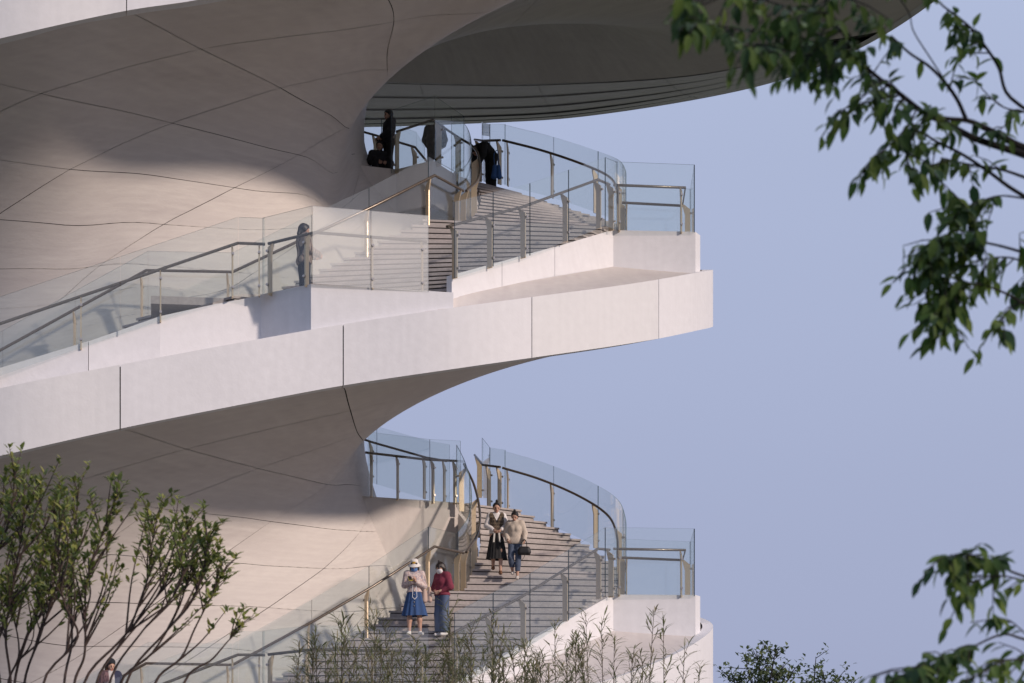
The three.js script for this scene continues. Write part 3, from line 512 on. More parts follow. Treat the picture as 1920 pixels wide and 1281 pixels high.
function headParts(J, look) {                     // look: the direction the face points
  const f = unit(look), side = unit(cross3([0, 1, 0], f)), u = cross3(f, side), P = (x, y, z) => add3(add3(add3(J.head, side, x), u, y), f, z);
  const bones = [bone(P(0, 0.025, -0.02), P(0, 0.02, 0.012), 0.088, 0.082), bone(P(0, -0.02, 0.02), P(0, -0.085, 0.05), 0.07, 0.036), bone(P(0, 0.0, 0.088), P(0, -0.028, 0.104), 0.012, 0.015), bone(P(0.078, 0, -0.005), P(0.08, -0.03, 0), 0.016, 0.012), bone(P(-0.078, 0, -0.005), P(-0.08, -0.03, 0), 0.016, 0.012), bone(J.neck, P(0, -0.05, -0.02), 0.05, 0.048), bone(P(0.02, -0.055, 0.078), P(-0.02, -0.055, 0.078), 0.014, 0.014)];
  const near = (p, q, r) => len3(sub3(p, q)) < r, eyes = [P(0.031, 0.0, 0.088), P(-0.031, 0.0, 0.088)], brow = [P(0.031, 0.024, 0.088), P(-0.031, 0.024, 0.088)], mouth = P(0, -0.057, 0.09);
  return { P, bones, color: (x, y, z) => { const p = [x, y, z]; for (const e of eyes) if (near(p, e, 0.0135)) return [0.02, 0.015, 0.012]; for (const b of brow) if (near(p, b, 0.011)) return [0.07, 0.04, 0.03]; if (near(p, mouth, 0.019)) return [0.42, 0.14, 0.12]; return SKIN; } };
}
function handBones(wr, dir, palmSide, curl) {     // palm, four fingers of unequal length, thumb from the side of the palm
  const d = unit(dir), s = unit(cross3(d, palmSide)), n = unit(cross3(s, d)), P = (x, y, z) => add3(add3(add3(wr, s, x), d, y), n, z), out = [];
  for (const x of [-0.026, -0.009, 0.009, 0.026]) out.push(bone(P(x * 0.6, 0.005, 0), P(x, 0.085, 0), 0.014, 0.0125));
  [[-0.03, 0.058], [-0.01, 0.074], [0.01, 0.08], [0.03, 0.07]].forEach(([x, L]) => { const c = curl, k1 = P(x, 0.085 + L * 0.42 * Math.cos(c), L * 0.42 * Math.sin(c)), k2 = add3(k1, sub3(P(0, L * 0.33 * Math.cos(2 * c), L * 0.33 * Math.sin(2 * c)), wr)), k3 = add3(k2, sub3(P(0, L * 0.25 * Math.cos(2.7 * c), L * 0.25 * Math.sin(2.7 * c)), wr)); out.push(bone(P(x, 0.085, 0), k1, 0.009, 0.0085), bone(k1, k2, 0.0085, 0.008), bone(k2, k3, 0.008, 0.007)); });
  const t0 = P(0.022, 0.02, 0), t1 = P(0.05, 0.05, 0.014), t2 = P(0.056, 0.082, 0.026); out.push(bone(t0, t1, 0.014, 0.011), bone(t1, t2, 0.011, 0.008));
  return out;
}
function makePerson(label, pos, turn, size, pose, build, group) {
  const J = { ...STAND, ...pose }, root = thing('person', label, 'person', group, pos); root.rotation.y = turn; root.scale.setScalar(size / 1.7);
  const look = pose.look ?? [0, -0.1, 1], hd = headParts(J, look);
  const pieces = [skinOf(limbs(J, ['torso', 'arms', 'legs']), 0.02, { color: SKIN, k: 0.04 }), skinOf(hd.bones, 0.007, { color: hd.color, k: 0.018 })];
  for (const s of 'LR') { const dir = pose['hand' + s] ?? sub3(J['wr' + s], J['el' + s]); pieces.push(skinOf([bone(add3(J['wr' + s], unit(sub3(J['wr' + s], J['el' + s])), -0.05), J['wr' + s], 0.029, 0.026), ...handBones(J['wr' + s], dir, pose['palm' + s] ?? [s === 'L' ? -1 : 1, 0, 0], pose.curl ?? 0.45)], 0.006, { color: SKIN, k: 0.008 })); }
  part('body', mergeGeometries(pieces), M.skin, root);
  build({ J, root, hd, wear: (name, bones, color, o = {}) => part(name, skinOf(bones, o.cell ?? 0.015, { color, k: o.k ?? 0.03, cut: o.cut }), o.mat ?? M.cloth, root), shoes: (color, sole = 0.0) => { for (const s of 'LR') { const a = J['an' + s], f = pose['foot' + s] ?? [0, 0, 1]; part('shoe', skinOf([bone(add3(a, [0, -0.035, -0.02]), add3(add3(a, [0, -0.05, 0]), f, 0.15), 0.042, 0.034), bone(add3(a, [0, 0.0, 0]), add3(a, [0, -0.03, 0]), 0.043, 0.045)], 0.012, { color, k: 0.02, cut: (x, y) => a[1] - 0.085 - y }), M.shoe, root); } } });
  return root;
}
const capHair = (hd, J, long = 0, back = true) => { const P = hd.P, b = [bone(P(0, 0.04, -0.03), P(0, 0.045, 0.0), 0.096, 0.089), bone(P(0, 0.0, -0.045), P(0, -0.05, -0.055), 0.08, 0.06), bone(P(0.07, 0.03, 0.01), P(0.078, -0.03, -0.01), 0.022, 0.018), bone(P(-0.07, 0.03, 0.01), P(-0.078, -0.03, -0.01), 0.022, 0.018), bone(P(0.04, 0.075, 0.055), P(-0.04, 0.075, 0.055), 0.025, 0.025)]; if (long) for (const x of [-0.068, 0, 0.068]) b.push(bone(P(x, -0.02, -0.04), P(x * 1.12, -long, x ? -0.015 : -0.07), 0.045, 0.03)); return b; };
// a gathered or flared skirt round the hips
function skirt(J, y0, y1, r0, r1, folds, depth, color, cx = 0, cz = 0) {
  const nu = 72, nv = 14, pos = [], idx = [], col = []; for (let v = 0; v <= nv; v++) for (let u = 0; u <= nu; u++) { const a = u / nu * 2 * Math.PI, t = v / nv, r = lerp(r0, r1, t) + Math.sin(a * folds + Math.sin(a * 3) * 1.5) * depth * t; pos.push(Math.cos(a) * r + cx * t, lerp(y0, y1, t) + Math.sin(a * 2.3) * 0.008 * t, Math.sin(a) * r * 0.82 + cz * t); col.push(...(typeof color === 'function' ? color(a, t) : color)); }
  for (let v = 0; v < nv; v++) for (let u = 0; u < nu; u++) { const k = v * (nu + 1) + u; idx.push(k, k + 1, k + nu + 2, k, k + nu + 2, k + nu + 1); }
  return geoFrom(pos, idx, null, null, col);
}
const mixc = (a, b, t) => [lerp(a[0], b[0], t), lerp(a[1], b[1], t), lerp(a[2], b[2], t)];
const cloudy = (c, amt, f = 9) => (x, y, z) => { const n = 1 + amt * noise.noise(x * f, y * f, z * f); return [c[0] * n, c[1] * n, c[2] * n]; };
const solid = (r, g, b, rough = 0.8) => new THREE.MeshStandardMaterial({ color: new THREE.Color().setRGB(r, g, b), roughness: rough });
const LB = -LEVEL;

// woman in a patterned vest, walking down
makePerson('woman in brown patterned knit vest and long black skirt walking down the stairs', pl(931, 42.75, 12.92 + 0.6 + LB), 0.05, 1.64,
  { look: [0.05, -0.3, 1], neck: [0, 1.435, 0], head: [0, 1.58, 0.035], elR: [-0.25, 1.15, 0.0], wrR: [-0.1, 1.03, 0.17], elL: [0.25, 1.15, 0.0], wrL: [0.12, 1.04, 0.17], knL: [0.1, 0.52, 0.12], anL: [0.09, 0.01, 0.16], knR: [-0.08, 0.50, 0.05], anR: [-0.08, 0.16, -0.1], handR: [0.5, -0.5, 0.5], handL: [-0.5, -0.5, 0.5] },
  ({ J, root, hd, wear, shoes }) => {
    wear('blouse', limbs(J, ['torso', 'bust', 'arms'], 0.026), cloudy([0.72, 0.69, 0.68], 0.06), { cut: (x, y) => 0.95 - y });
    wear('vest', [...limbs(J, ['torso', 'bust'], 0.036)], (x, y, z) => { const v = Math.abs(x) < (y - 1.22) * 0.42 + 0.012 || Math.abs(x) > 0.165; if (v) return [0.02, 0.017, 0.016]; const s = Math.sin(y * 190) * Math.sin(x * 120 + Math.sin(y * 190)); return s > 0.05 ? [0.16, 0.115, 0.075] : Math.sin(y * 75) > 0.55 ? [0.22, 0.18, 0.12] : [0.045, 0.035, 0.03]; }, { cut: (x, y, z) => Math.max(1.0 - y, Math.abs(x) - 0.185, (z > 0 ? y - (1.25 + Math.abs(x) * 2.2) : -1)) });
    part('skirt', skirt(J, 1.03, 0.32, 0.14, 0.25, 17, 0.018, (a, t) => mixc([0.012, 0.012, 0.013], [0.03, 0.03, 0.032], Math.abs(Math.sin(a * 8)) * t), 0, 0.04), M.cloth, root);
    for (const s of [-1, 1]) part('belt_tie', quads([[V(s * 0.05 - 0.02, 1.02, 0.185), V(s * 0.05 + 0.02, 1.02, 0.185), V(s * 0.075 + 0.02, 0.72, 0.235), V(s * 0.075 - 0.02, 0.72, 0.235)]]).deleteAttribute('uv'), new THREE.MeshStandardMaterial({ color: new THREE.Color().setRGB(0.6, 0.57, 0.52), roughness: 0.9 }), root);
    wear('hair', [...capHair(hd, J), bone(hd.P(0, 0.135, -0.05), hd.P(0.008, 0.165, -0.055), 0.03, 0.036)], HAIR, { mat: M.hair, cell: 0.009, k: 0.012, cut: (x, y, z) => { const q = sub3([x, y, z], hd.P(0, -0.005, 0.115)); return 0.08 - len3([q[0] * 0.9, q[1] * 0.72, q[2]]); } });
    shoes([0.16, 0.07, 0.03]);
  }, null);
// woman in a cream sweater
makePerson('woman in cream knit sweater and cropped blue jeans with black handbag, walking down the stairs', pl(966, 42.55, 12.92 + 0.46 + LB), -0.12, 1.55,
  { look: [-0.12, -0.5, 1], neck: [0, 1.435, 0.01], head: [-0.005, 1.565, 0.055], elR: [-0.24, 1.15, -0.02], wrR: [-0.19, 0.98, 0.12], elL: [0.25, 1.14, -0.02], wrL: [0.25, 0.97, 0.13], knL: [0.085, 0.50, 0.05], anL: [0.06, 0.02, 0.06], knR: [-0.1, 0.52, 0.1], anR: [-0.075, 0.16, -0.08], handL: [0.1, -0.7, 0.4] },
  ({ J, root, hd, wear, shoes }) => {
    wear('sweater', [...limbs(J, ['torso', 'bust', 'arms'], 0.036), bone([0.07, 0.95, 0], [-0.07, 0.95, 0], 0.14, 0.14)], (x, y, z) => { const n = 0.93 + 0.07 * Math.sin(x * 90) * Math.sin(y * 60); return [0.55 * n, 0.475 * n, 0.40 * n]; }, { cut: (x, y) => 0.86 - y });
    wear('collar', [bone([0.05, 1.45, 0.05], [0.0, 1.43, 0.075], 0.025, 0.018), bone([-0.05, 1.45, 0.05], [0.0, 1.43, 0.075], 0.025, 0.018), bone([0.05, 1.46, -0.03], [-0.05, 1.46, -0.03], 0.028, 0.028)], [0.7, 0.66, 0.6], { cell: 0.01 });
    wear('jeans', limbs(J, ['legs'], 0.02).concat(limbs(J, ['torso'], 0.012).slice(0, 2)), (x, y, z) => { const n = 1 + 0.25 * noise.noise(x * 14, y * 7, z * 14); return [0.075 * n, 0.10 * n, 0.155 * n]; }, { cut: (x, y) => Math.max((x > 0 ? 0.16 : 0.27) - y, y - 1.0) });
    wear('hair', [...capHair(hd, J), bone(hd.P(0.0, 0.13, -0.05), hd.P(0.0, 0.15, -0.055), 0.03, 0.034)], HAIR, { mat: M.hair, cell: 0.009, k: 0.012, cut: (x, y, z) => { const q = sub3([x, y, z], hd.P(0, -0.01, 0.115)); return 0.078 - len3([q[0] * 0.9, q[1] * 0.75, q[2]]); } });
    shoes([0.55, 0.5, 0.46]);
  }, null);
// woman with bucket hat and phone
makePerson('woman in white bucket hat and blue denim skirt looking at her phone', pl(777, 40.0, 11.8 + LB), 0.12, 1.66,
  { look: [-0.15, -0.42, 1], neck: [0, 1.435, 0], head: [-0.005, 1.575, 0.04], elR: [-0.22, 1.14, 0.0], wrR: [-0.07, 1.2, 0.2], elL: [0.22, 1.12, 0.04], wrL: [0.04, 1.19, 0.21], knL: [0.11, 0.5, 0.03], knR: [-0.11, 0.5, 0.03], anL: [0.13, 0.09, -0.02], anR: [-0.12, 0.085, 0.04], hipL: [0.09, 0.91, 0], handR: [0.4, 0.35, 0.5], handL: [-0.5, 0.2, 0.5], palmR: [0.2, 1, 0], palmL: [0, 1, 0], curl: 0.6, footR: [-0.3, 0, 1], footL: [0.3, 0, 1] },
  ({ J, root, hd, wear, shoes }) => {
    wear('blouse', limbs(J, ['torso', 'bust', 'arms'], 0.032), (x, y, z) => { const n = noise.noise(x * 30, y * 22, z * 30); return n > 0.2 ? [0.42, 0.3, 0.3] : n < -0.28 ? [0.3, 0.27, 0.32] : [0.62, 0.52, 0.48]; }, { cut: (x, y) => 0.98 - y });
    part('skirt', skirt(J, 1.06, 0.45, 0.145, 0.29, 11, 0.016, (a, t) => { const n = 0.85 + 0.2 * Math.sin(a * 11 + Math.sin(a * 3) * 1.5) + 0.1 * noise.noise(a * 6, t * 5, 2); return Math.abs(a - 1.57) < 0.02 ? [0.02, 0.04, 0.1] : [0.035 * n, 0.085 * n, 0.22 * n]; }), M.cloth, root);
    for (let i = 0; i < 5; i++) { const y = 1.0 - i * 0.085, r = lerp(0.145, 0.29, (1.06 - y) / 0.61); part('button', new THREE.SphereGeometry(0.013, 8, 6).translate(-0.02, y, r * 0.82 + 0.006).deleteAttribute('uv'), M.clip, root); }
    wear('hair', [...capHair(hd, J, 0.2)], [0.02, 0.013, 0.011], { mat: M.hair, cell: 0.011, cut: (x, y, z) => { const q = sub3([x, y, z], hd.P(0, -0.03, 0.11)); return 0.075 - len3([q[0] * 0.9, q[1] * 0.62, q[2]]); } });
    const prof = [[0.002, 0.172], [0.05, 0.17], [0.078, 0.16], [0.088, 0.14], [0.097, 0.085], [0.101, 0.072], [0.128, 0.047], [0.152, 0.02], [0.15, 0.015], [0.122, 0.04], [0.098, 0.062]];
    part('bucket_hat', grid(36, 10, (u, v) => { const [r, y] = prof[Math.round(v * 10)], a = u * 2 * Math.PI; return V(...hd.P(Math.sin(a) * r * 0.96, y - 0.012, Math.cos(a) * r - 0.012)); }), new THREE.MeshStandardMaterial({ color: new THREE.Color().setRGB(0.72, 0.69, 0.66), roughness: 0.9 }), root);
    part('hat_patch', grid(6, 3, (u, v) => { const a = lerp(-0.42, 0.42, u), r = lerp(0.0985, 0.0915, v); return V(...hd.P(Math.sin(a) * r * 0.965, lerp(0.075, 0.122, v), Math.cos(a) * (r + 0.003) - 0.012)); }), solid(0.6, 0.34, 0.04), root);
    wear('face_mask', [bone(hd.P(0.03, -0.05, 0.055), hd.P(-0.03, -0.05, 0.055), 0.045, 0.045), bone(hd.P(0.025, -0.085, 0.045), hd.P(-0.025, -0.085, 0.045), 0.042, 0.042), bone(hd.P(0, -0.045, 0.085), hd.P(0, -0.075, 0.08), 0.03, 0.032)], [0.10, 0.21, 0.46], { cell: 0.01 });
    wear('earphone_cord', [bone([-0.05, 1.12, 0.19], [-0.06, 0.85, 0.24], 0.007, 0.007), bone([-0.06, 0.85, 0.24], [-0.01, 0.80, 0.255], 0.007, 0.007), bone([-0.01, 0.80, 0.255], [0.04, 0.86, 0.24], 0.007, 0.007), bone([0.04, 0.86, 0.24], [0.03, 1.1, 0.19], 0.007, 0.007)], [0.7, 0.7, 0.72], { cell: 0.006, k: 0.004 });
    shoes([0.72, 0.69, 0.66]);
  }, null);
// woman in a maroon sweater
makePerson('woman in maroon puff sleeved sweater and wide blue jeans wearing a white face mask', pl(829, 40.05, 11.8 + LB), -0.75, 1.63,
  { look: [-0.12, -0.5, 1], neck: [0, 1.435, 0.01], head: [0, 1.565, 0.05], elR: [-0.25, 1.12, 0.0], wrR: [-0.06, 1.02, 0.18], elL: [0.26, 1.12, 0.0], wrL: [0.09, 1.01, 0.19], handR: [0.6, -0.3, 0.4], handL: [-0.6, -0.3, 0.4], curl: 0.7 },
  ({ J, root, hd, wear, shoes }) => {
    const puff = []; for (const s of 'LR') puff.push(bone(add3(J['sh' + s], [0, -0.04, 0]), J['el' + s], 0.082, 0.085), bone(J['el' + s], add3(J['wr' + s], [0, 0, -0.04]), 0.08, 0.045));
    wear('sweater', [...limbs(J, ['torso', 'bust'], 0.04), ...puff], (x, y, z) => { const n = 0.9 + 0.16 * noise.noise(x * 20, y * 20, z * 20); return [0.21 * n, 0.032 * n, 0.06 * n]; }, { cut: (x, y) => 0.93 - y });
    const wide = []; for (const s of 'LR') wide.push(bone(J['hip' + s], J['kn' + s], 0.11, 0.105), bone(J['kn' + s], add3(J['an' + s], [0, 0.02, 0]), 0.105, 0.12));
    wear('jeans', [...wide, bone([0.06, 0.95, 0], [-0.06, 0.95, 0], 0.12, 0.12)], (x, y, z) => { const n = 1 + 0.22 * noise.noise(x * 12, y * 5, z * 12); const f = smooth(0.75, 0.4, y); return mixc([0.075 * n, 0.105 * n, 0.18 * n], [0.13 * n, 0.165 * n, 0.24 * n], f); }, { cut: (x, y) => Math.max(0.1 - y, y - 1.02) });
    wear('hair', [...capHair(hd, J, 0.22), bone(hd.P(0.0, 0.13, -0.03), hd.P(0.0, 0.165, -0.03), 0.03, 0.022), bone(hd.P(-0.05, 0.03, 0.085), hd.P(0.05, 0.03, 0.085), 0.02, 0.02)], [0.018, 0.012, 0.011], { mat: M.hair, cell: 0.011, cut: (x, y, z) => { const q = sub3([x, y, z], hd.P(0, -0.05, 0.115)); return 0.072 - len3([q[0] * 0.9, q[1] * 0.7, q[2]]); } });
    wear('face_mask', [bone(hd.P(0.03, -0.04, 0.065), hd.P(-0.03, -0.04, 0.065), 0.05, 0.05), bone(hd.P(0.025, -0.075, 0.055), hd.P(-0.025, -0.075, 0.055), 0.05, 0.05), bone(hd.P(0, -0.035, 0.09), hd.P(0, -0.07, 0.085), 0.035, 0.035)], [0.7, 0.68, 0.68], { cell: 0.01 });
    shoes([0.74, 0.7, 0.68]);
  }, null);
// person on the front look-out
makePerson('person in striped beige shirt and dark trousers standing at the front look-out corner', pl(570, 38.1, zoneY.box - 0.02), 2.05, 1.72,
  { look: [0.1, -0.1, 1], elL: [0.2, 1.14, 0.06], wrL: [0.14, 1.1, 0.28], elR: [-0.2, 1.14, 0.04], wrR: [-0.12, 1.08, 0.27] },
  ({ J, root, hd, wear, shoes }) => {
    wear('shirt', [...limbs(J, ['torso', 'arms'], 0.042)], (x, y, z) => { const s = Math.sin(z * 95 + x * 60) > 0.35; return s ? [0.07, 0.055, 0.06] : [0.33, 0.26, 0.215]; }, { cut: (x, y) => 0.86 - y });
    wear('trousers', [...limbs(J, ['legs'], 0.025), ...limbs(J, ['torso'], 0.015).slice(0, 2)], cloudy([0.014, 0.018, 0.032], 0.3), { cut: (x, y) => Math.max(0.09 - y, y - 0.98) });
    wear('hair', [...capHair(hd, J, 0), bone(hd.P(0, 0.02, -0.1), hd.P(0, -0.12, -0.13), 0.045, 0.035)], HAIR, { mat: M.hair, cell: 0.011, cut: (x, y, z) => { const q = sub3([x, y, z], hd.P(0, -0.03, 0.11)); return 0.072 - len3([q[0] * 0.9, q[1] * 0.7, q[2]]); } });
    shoes([0.03, 0.03, 0.035]);
  }, null);
// visitors in the shade under the roof
const darkMan = (top, legs) => ({ J, root, hd, wear, shoes }) => {
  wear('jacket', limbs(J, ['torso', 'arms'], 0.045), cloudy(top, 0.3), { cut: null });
  wear('trousers', [...limbs(J, ['legs'], 0.025), ...limbs(J, ['torso'], 0.012).slice(0, 1)], cloudy(legs, 0.3));
  wear('hair', capHair(hd, J), HAIR, { mat: M.hair, cell: 0.011, cut: (x, y, z) => { const q = sub3([x, y, z], hd.P(0, -0.03, 0.11)); return 0.076 - len3([q[0] * 0.9, q[1] * 0.72, q[2]]); } });
  shoes([0.02, 0.02, 0.02]);
};
makePerson('man in dark coat standing tall beside the core opening under the great roof', pl(729, 45.65, 15.33), -1.15, 1.76, { look: [0, -0.12, 1], elL: [0.22, 1.13, 0.02], wrL: [0.14, 1.0, 0.22], elR: [-0.22, 1.13, 0.02], wrR: [-0.14, 1.0, 0.22] }, darkMan([0.012, 0.013, 0.018], [0.012, 0.012, 0.014]), null);
makePerson('person in dark clothes sitting low at the feet of the man under the roof', pl(712, 45.5, 15.33 - 0.42), 0.3, 1.7, { look: [-0.5, -0.1, 1], pelvis: [0, 0.55, -0.1], waist: [0, 0.69, -0.08], chest: [0, 0.9, -0.05], neck: [0, 1.07, -0.03], head: [0, 1.22, 0.0], shL: [0.19, 1.03, -0.03], shR: [-0.19, 1.03, -0.03], elL: [0.27, 0.8, 0.05], elR: [-0.27, 0.8, 0.05], wrL: [0.13, 0.74, 0.25], wrR: [-0.13, 0.74, 0.25], hipL: [0.1, 0.55, -0.08], hipR: [-0.1, 0.55, -0.08], knL: [0.17, 0.8, 0.28], knR: [-0.17, 0.8, 0.28], anL: [0.14, 0.5, 0.2], anR: [-0.14, 0.5, 0.2] }, darkMan([0.02, 0.02, 0.024], [0.015, 0.015, 0.018]), null);
makePerson('person in jacket blackened as backlit silhouette bending forward behind the post of the pointed look-out', pl(814, 45.45, 15.33), 3.1, 1.72, { look: [0, -0.9, 0.6], chest: [0, 1.2, 0.1], neck: [0, 1.3, 0.23], head: [0, 1.33, 0.38], shL: [0.17, 1.27, 0.17], shR: [-0.17, 1.27, 0.17], elL: [0.24, 1.0, 0.18], elR: [-0.24, 1.0, 0.18], wrL: [0.2, 0.95, 0.4], wrR: [-0.2, 0.95, 0.4] }, darkMan([0.006, 0.006, 0.009], [0.008, 0.008, 0.01]), null);  // clothes coloured near black in place of backlit shade
makePerson('person in black bending over at the top of the upper stairs', pl(921, 46.4, 15.22), -0.9, 1.7, { look: [0, -1, 0.5], waist: [0, 1.05, 0.06], chest: [0, 1.14, 0.24], neck: [0, 1.12, 0.42], head: [0, 1.0, 0.5], shL: [0.16, 1.13, 0.37], shR: [-0.16, 1.13, 0.37], elL: [0.2, 0.88, 0.42], elR: [-0.2, 0.88, 0.42], wrL: [0.16, 0.7, 0.5], wrR: [-0.16, 0.7, 0.5] }, darkMan([0.008, 0.008, 0.009], [0.01, 0.01, 0.011]), null);
// passer-by low on the lower front stairs
makePerson('woman in dark cap with long brown hair and mottled jacket passing behind the leafy shrub', pl(207, 37.7, zoneY.box - 9.12), 0.5, 1.62, { look: [0.2, -0.25, 1] }, ({ J, root, hd, wear, shoes }) => {
  wear('jacket', limbs(J, ['torso', 'arms'], 0.04), (x, y, z) => (Math.abs(x) < 0.06 && z > 0.05 ? [0.5, 0.48, 0.47] : x > 0.05 && z > 0 ? [0.03, 0.035, 0.07] : noise.noise(x * 30, y * 12, z * 30) > 0 ? [0.17, 0.10, 0.11] : [0.08, 0.05, 0.06]), {});
  wear('trousers', limbs(J, ['legs'], 0.025), cloudy([0.05, 0.06, 0.11], 0.2));
  wear('hair', capHair(hd, J, 0.25), (x, y) => mixc([0.12, 0.045, 0.018], [0.02, 0.012, 0.01], smooth(1.38, 1.6, y)), { mat: M.hair, cell: 0.011, cut: (x, y, z) => { const q = sub3([x, y, z], hd.P(0, -0.03, 0.11)); return 0.072 - len3([q[0] * 0.9, q[1] * 0.7, q[2]]); } });
  wear('cap', [bone(hd.P(0, 0.06, -0.02), hd.P(0, 0.075, -0.01), 0.105, 0.1), bone(hd.P(0.03, 0.06, 0.1), hd.P(0.02, 0.05, 0.16), 0.025, 0.02), bone(hd.P(-0.03, 0.06, 0.1), hd.P(-0.02, 0.05, 0.16), 0.025, 0.02)], [0.015, 0.018, 0.024], { cell: 0.01, cut: (x, y, z) => { const q = sub3([x, y, z], hd.P(0, 0.05, 0)); return -q[1]; } });
  shoes([0.4, 0.38, 0.36]);
}, null);
// ---- things that people hold
{
  const bag = thing('handbag', 'small black handbag with a dangling strap, held by the woman in the cream sweater', 'handbag', null, pl(983, 42.35, 12.92 + 1.1 + LB));
  part('bag_body', skinOf([bone([-0.07, 0, 0], [0.07, 0, 0], 0.07, 0.07), bone([-0.085, -0.06, 0], [0.085, -0.06, 0], 0.075, 0.075)], 0.012, { color: [0.012, 0.012, 0.014] }), M.shoe, bag);
  part('strap', tube([V(-0.06, 0.05, 0), V(-0.05, 0.17, 0), V(0.0, 0.23, 0), V(0.05, 0.17, 0), V(0.06, 0.05, 0)], 0.011, 0.011, 6, 16), solid(0.012, 0.012, 0.014, 0.6), bag);
  part('strap', tube([V(0.02, -0.1, 0.06), V(-0.01, -0.2, 0.07), V(-0.08, -0.27, 0.06)], 0.006, 0.006, 5, 8), solid(0.012, 0.012, 0.014, 0.6), bag);
  const ph = thing('phone', 'yellow cased mobile phone held by the woman in the bucket hat', 'phone', null, pl(769, 39.72, 11.8 + 1.235 + LB)); ph.rotation.set(-0.9, 0.2, 0.25);
  part('case', new THREE.BoxGeometry(0.085, 0.16, 0.012, 1, 1, 1), solid(0.62, 0.5, 0.06, 0.5), ph); part('screen', new THREE.BoxGeometry(0.075, 0.146, 0.003).translate(0, 0, 0.0085), solid(0.02, 0.02, 0.025, 0.15), ph);
  const tote = thing('tote_bag', 'pale pink canvas tote bag hanging from the shoulder of the woman in the bucket hat', 'tote bag', null, pl(796, 39.98, 11.8 + 0.93 + LB));
  part('bag_body', skinOf([bone([-0.11, 0.13, 0], [-0.12, -0.15, 0], 0.03, 0.05), bone([0.11, 0.13, 0], [0.12, -0.15, 0], 0.03, 0.05), bone([0, 0.13, 0], [0, -0.15, 0], 0.035, 0.06)], 0.014, { k: 0.06, color: cloudy([0.5, 0.37, 0.31], 0.1), cut: (x, y) => y - 0.15 }), M.cloth, tote);
  for (const z of [-0.02, 0.02]) part('strap', tube([V(-0.06, 0.14, z), V(-0.08, 0.34, z), V(-0.07, 0.47, z), V(0.0, 0.36, z), V(0.07, 0.14, z)], 0.01, 0.01, 5, 14), solid(0.5, 0.37, 0.31), tote);
  const blue = thing('shoulder_bag', 'bright blue bag hanging from the person in black at the upper rail', 'bag', null, pl(931, 46.15, 15.33 + 0.42));
  part('bag_body', skinOf([bone([-0.05, 0.1, 0], [-0.07, -0.16, 0], 0.05, 0.07), bone([0.05, 0.1, 0], [0.07, -0.16, 0], 0.05, 0.07)], 0.014, { color: cloudy([0.035, 0.10, 0.27], 0.15) }), M.cloth, blue);
  part('strap', tube([V(-0.05, 0.12, 0), V(-0.06, 0.42, 0), V(0.02, 0.52, 0), V(0.06, 0.12, 0)], 0.012, 0.012, 5, 12), solid(0.035, 0.1, 0.27), blue);
}

// ---------------------------------------------------------------- plants
const barkMap = texture(128, (x, y) => { const v = 0.6 + 0.4 * fbm(x, y * 0.3, 14, 2); return [v, v, v]; }, true, 3);
const bark = (r, g, b) => new THREE.MeshStandardMaterial({ color: new THREE.Color().setRGB(r, g, b), map: barkMap, roughness: 0.95 });
const leafMat = (r, g, b, t = 0.35) => new THREE.MeshPhysicalMaterial({ color: new THREE.Color().setRGB(r, g, b), roughness: 0.75, specularIntensity: 0.45, transmission: t, thickness: 0, side: THREE.DoubleSide });
// a leaf along +y from its stalk at the origin, folded on the midrib and bent down at the tip
function leafGeo(len, wid, fold, bend, steps = 4) {
  const pos = [], idx = [], uv = [];
  for (let i = 0; i <= steps; i++) { const t = i / steps, w = wid * 0.5 * Math.pow(Math.sin(Math.PI * Math.pow(t, 0.8)), 0.85), y = len * t, z = -bend * t * t * len; for (const s of [-1, 0, 1]) { pos.push(s * w, y, z + Math.abs(s) * w * fold); uv.push(s * 0.5 + 0.5, t); } }
  for (let i = 0; i < steps; i++) for (const s of [0, 1]) { const a = i * 3 + s; idx.push(a, a + 1, a + 4, a, a + 4, a + 3); }
  return geoFrom(pos, idx, uv);
}
const frame = (p) => { const q = toPixel(p); return q[0] > -40 && q[0] < 1960 && q[1] > -40 && q[1] < 1320; };
// put leaves on a plant: the ones that show largest as parts, the rest joined
function dress(root, spots, geos, mats, most) {
  const m4 = new THREE.Matrix4(), q = new THREE.Quaternion(), up0 = V(0, 1, 0), inv = root.position.clone().negate();
  const order = spots.map((s, i) => [i, frame(s.p) ? s.len / -s.p.z * (s.front ?? 1) : 0]).sort((a, b) => b[1] - a[1]), rest = mats.map(() => []);
  order.forEach(([i, w], n) => {
    const s = spots[i], d = s.d.clone().normalize(), x = d.clone().cross(s.n).normalize(), z = x.clone().cross(d).normalize(); m4.makeBasis(x, d, z);
    const g = geos[i % geos.length], k = s.len / g.userData.len;
    if (n < most && w > 0) { const l = part('leaf', g, mats[s.m ?? i % mats.length], root); l.quaternion.setFromRotationMatrix(m4); l.position.copy(s.p).add(inv); l.scale.setScalar(k); } else { const c = g.clone(); c.applyMatrix4(m4.scale(V(k, k, k)).setPosition(s.p.clone().add(inv))); rest[s.m ?? i % mats.length].push(c); }
  });
  rest.forEach((list, i) => { if (list.length) { const o = part('foliage', mergeGeometries(list), mats[i], root); o.userData.kind = 'stuff'; } });
}
const mk = (len, wid, fold, bend, steps) => { const g = leafGeo(len, wid, fold, bend, steps); g.userData.len = len; return g; };
const path3 = (pts, D0, D1 = D0) => { const c = pts.map(([x, y], i) => at(x + (y > 415 && y < 660 && x < 1960 ? 26 : 0), y - (y > 415 && y < 660 && x < 1960 ? 14 : 0), lerp(D0, D1, i / (pts.length - 1)))); return c; };

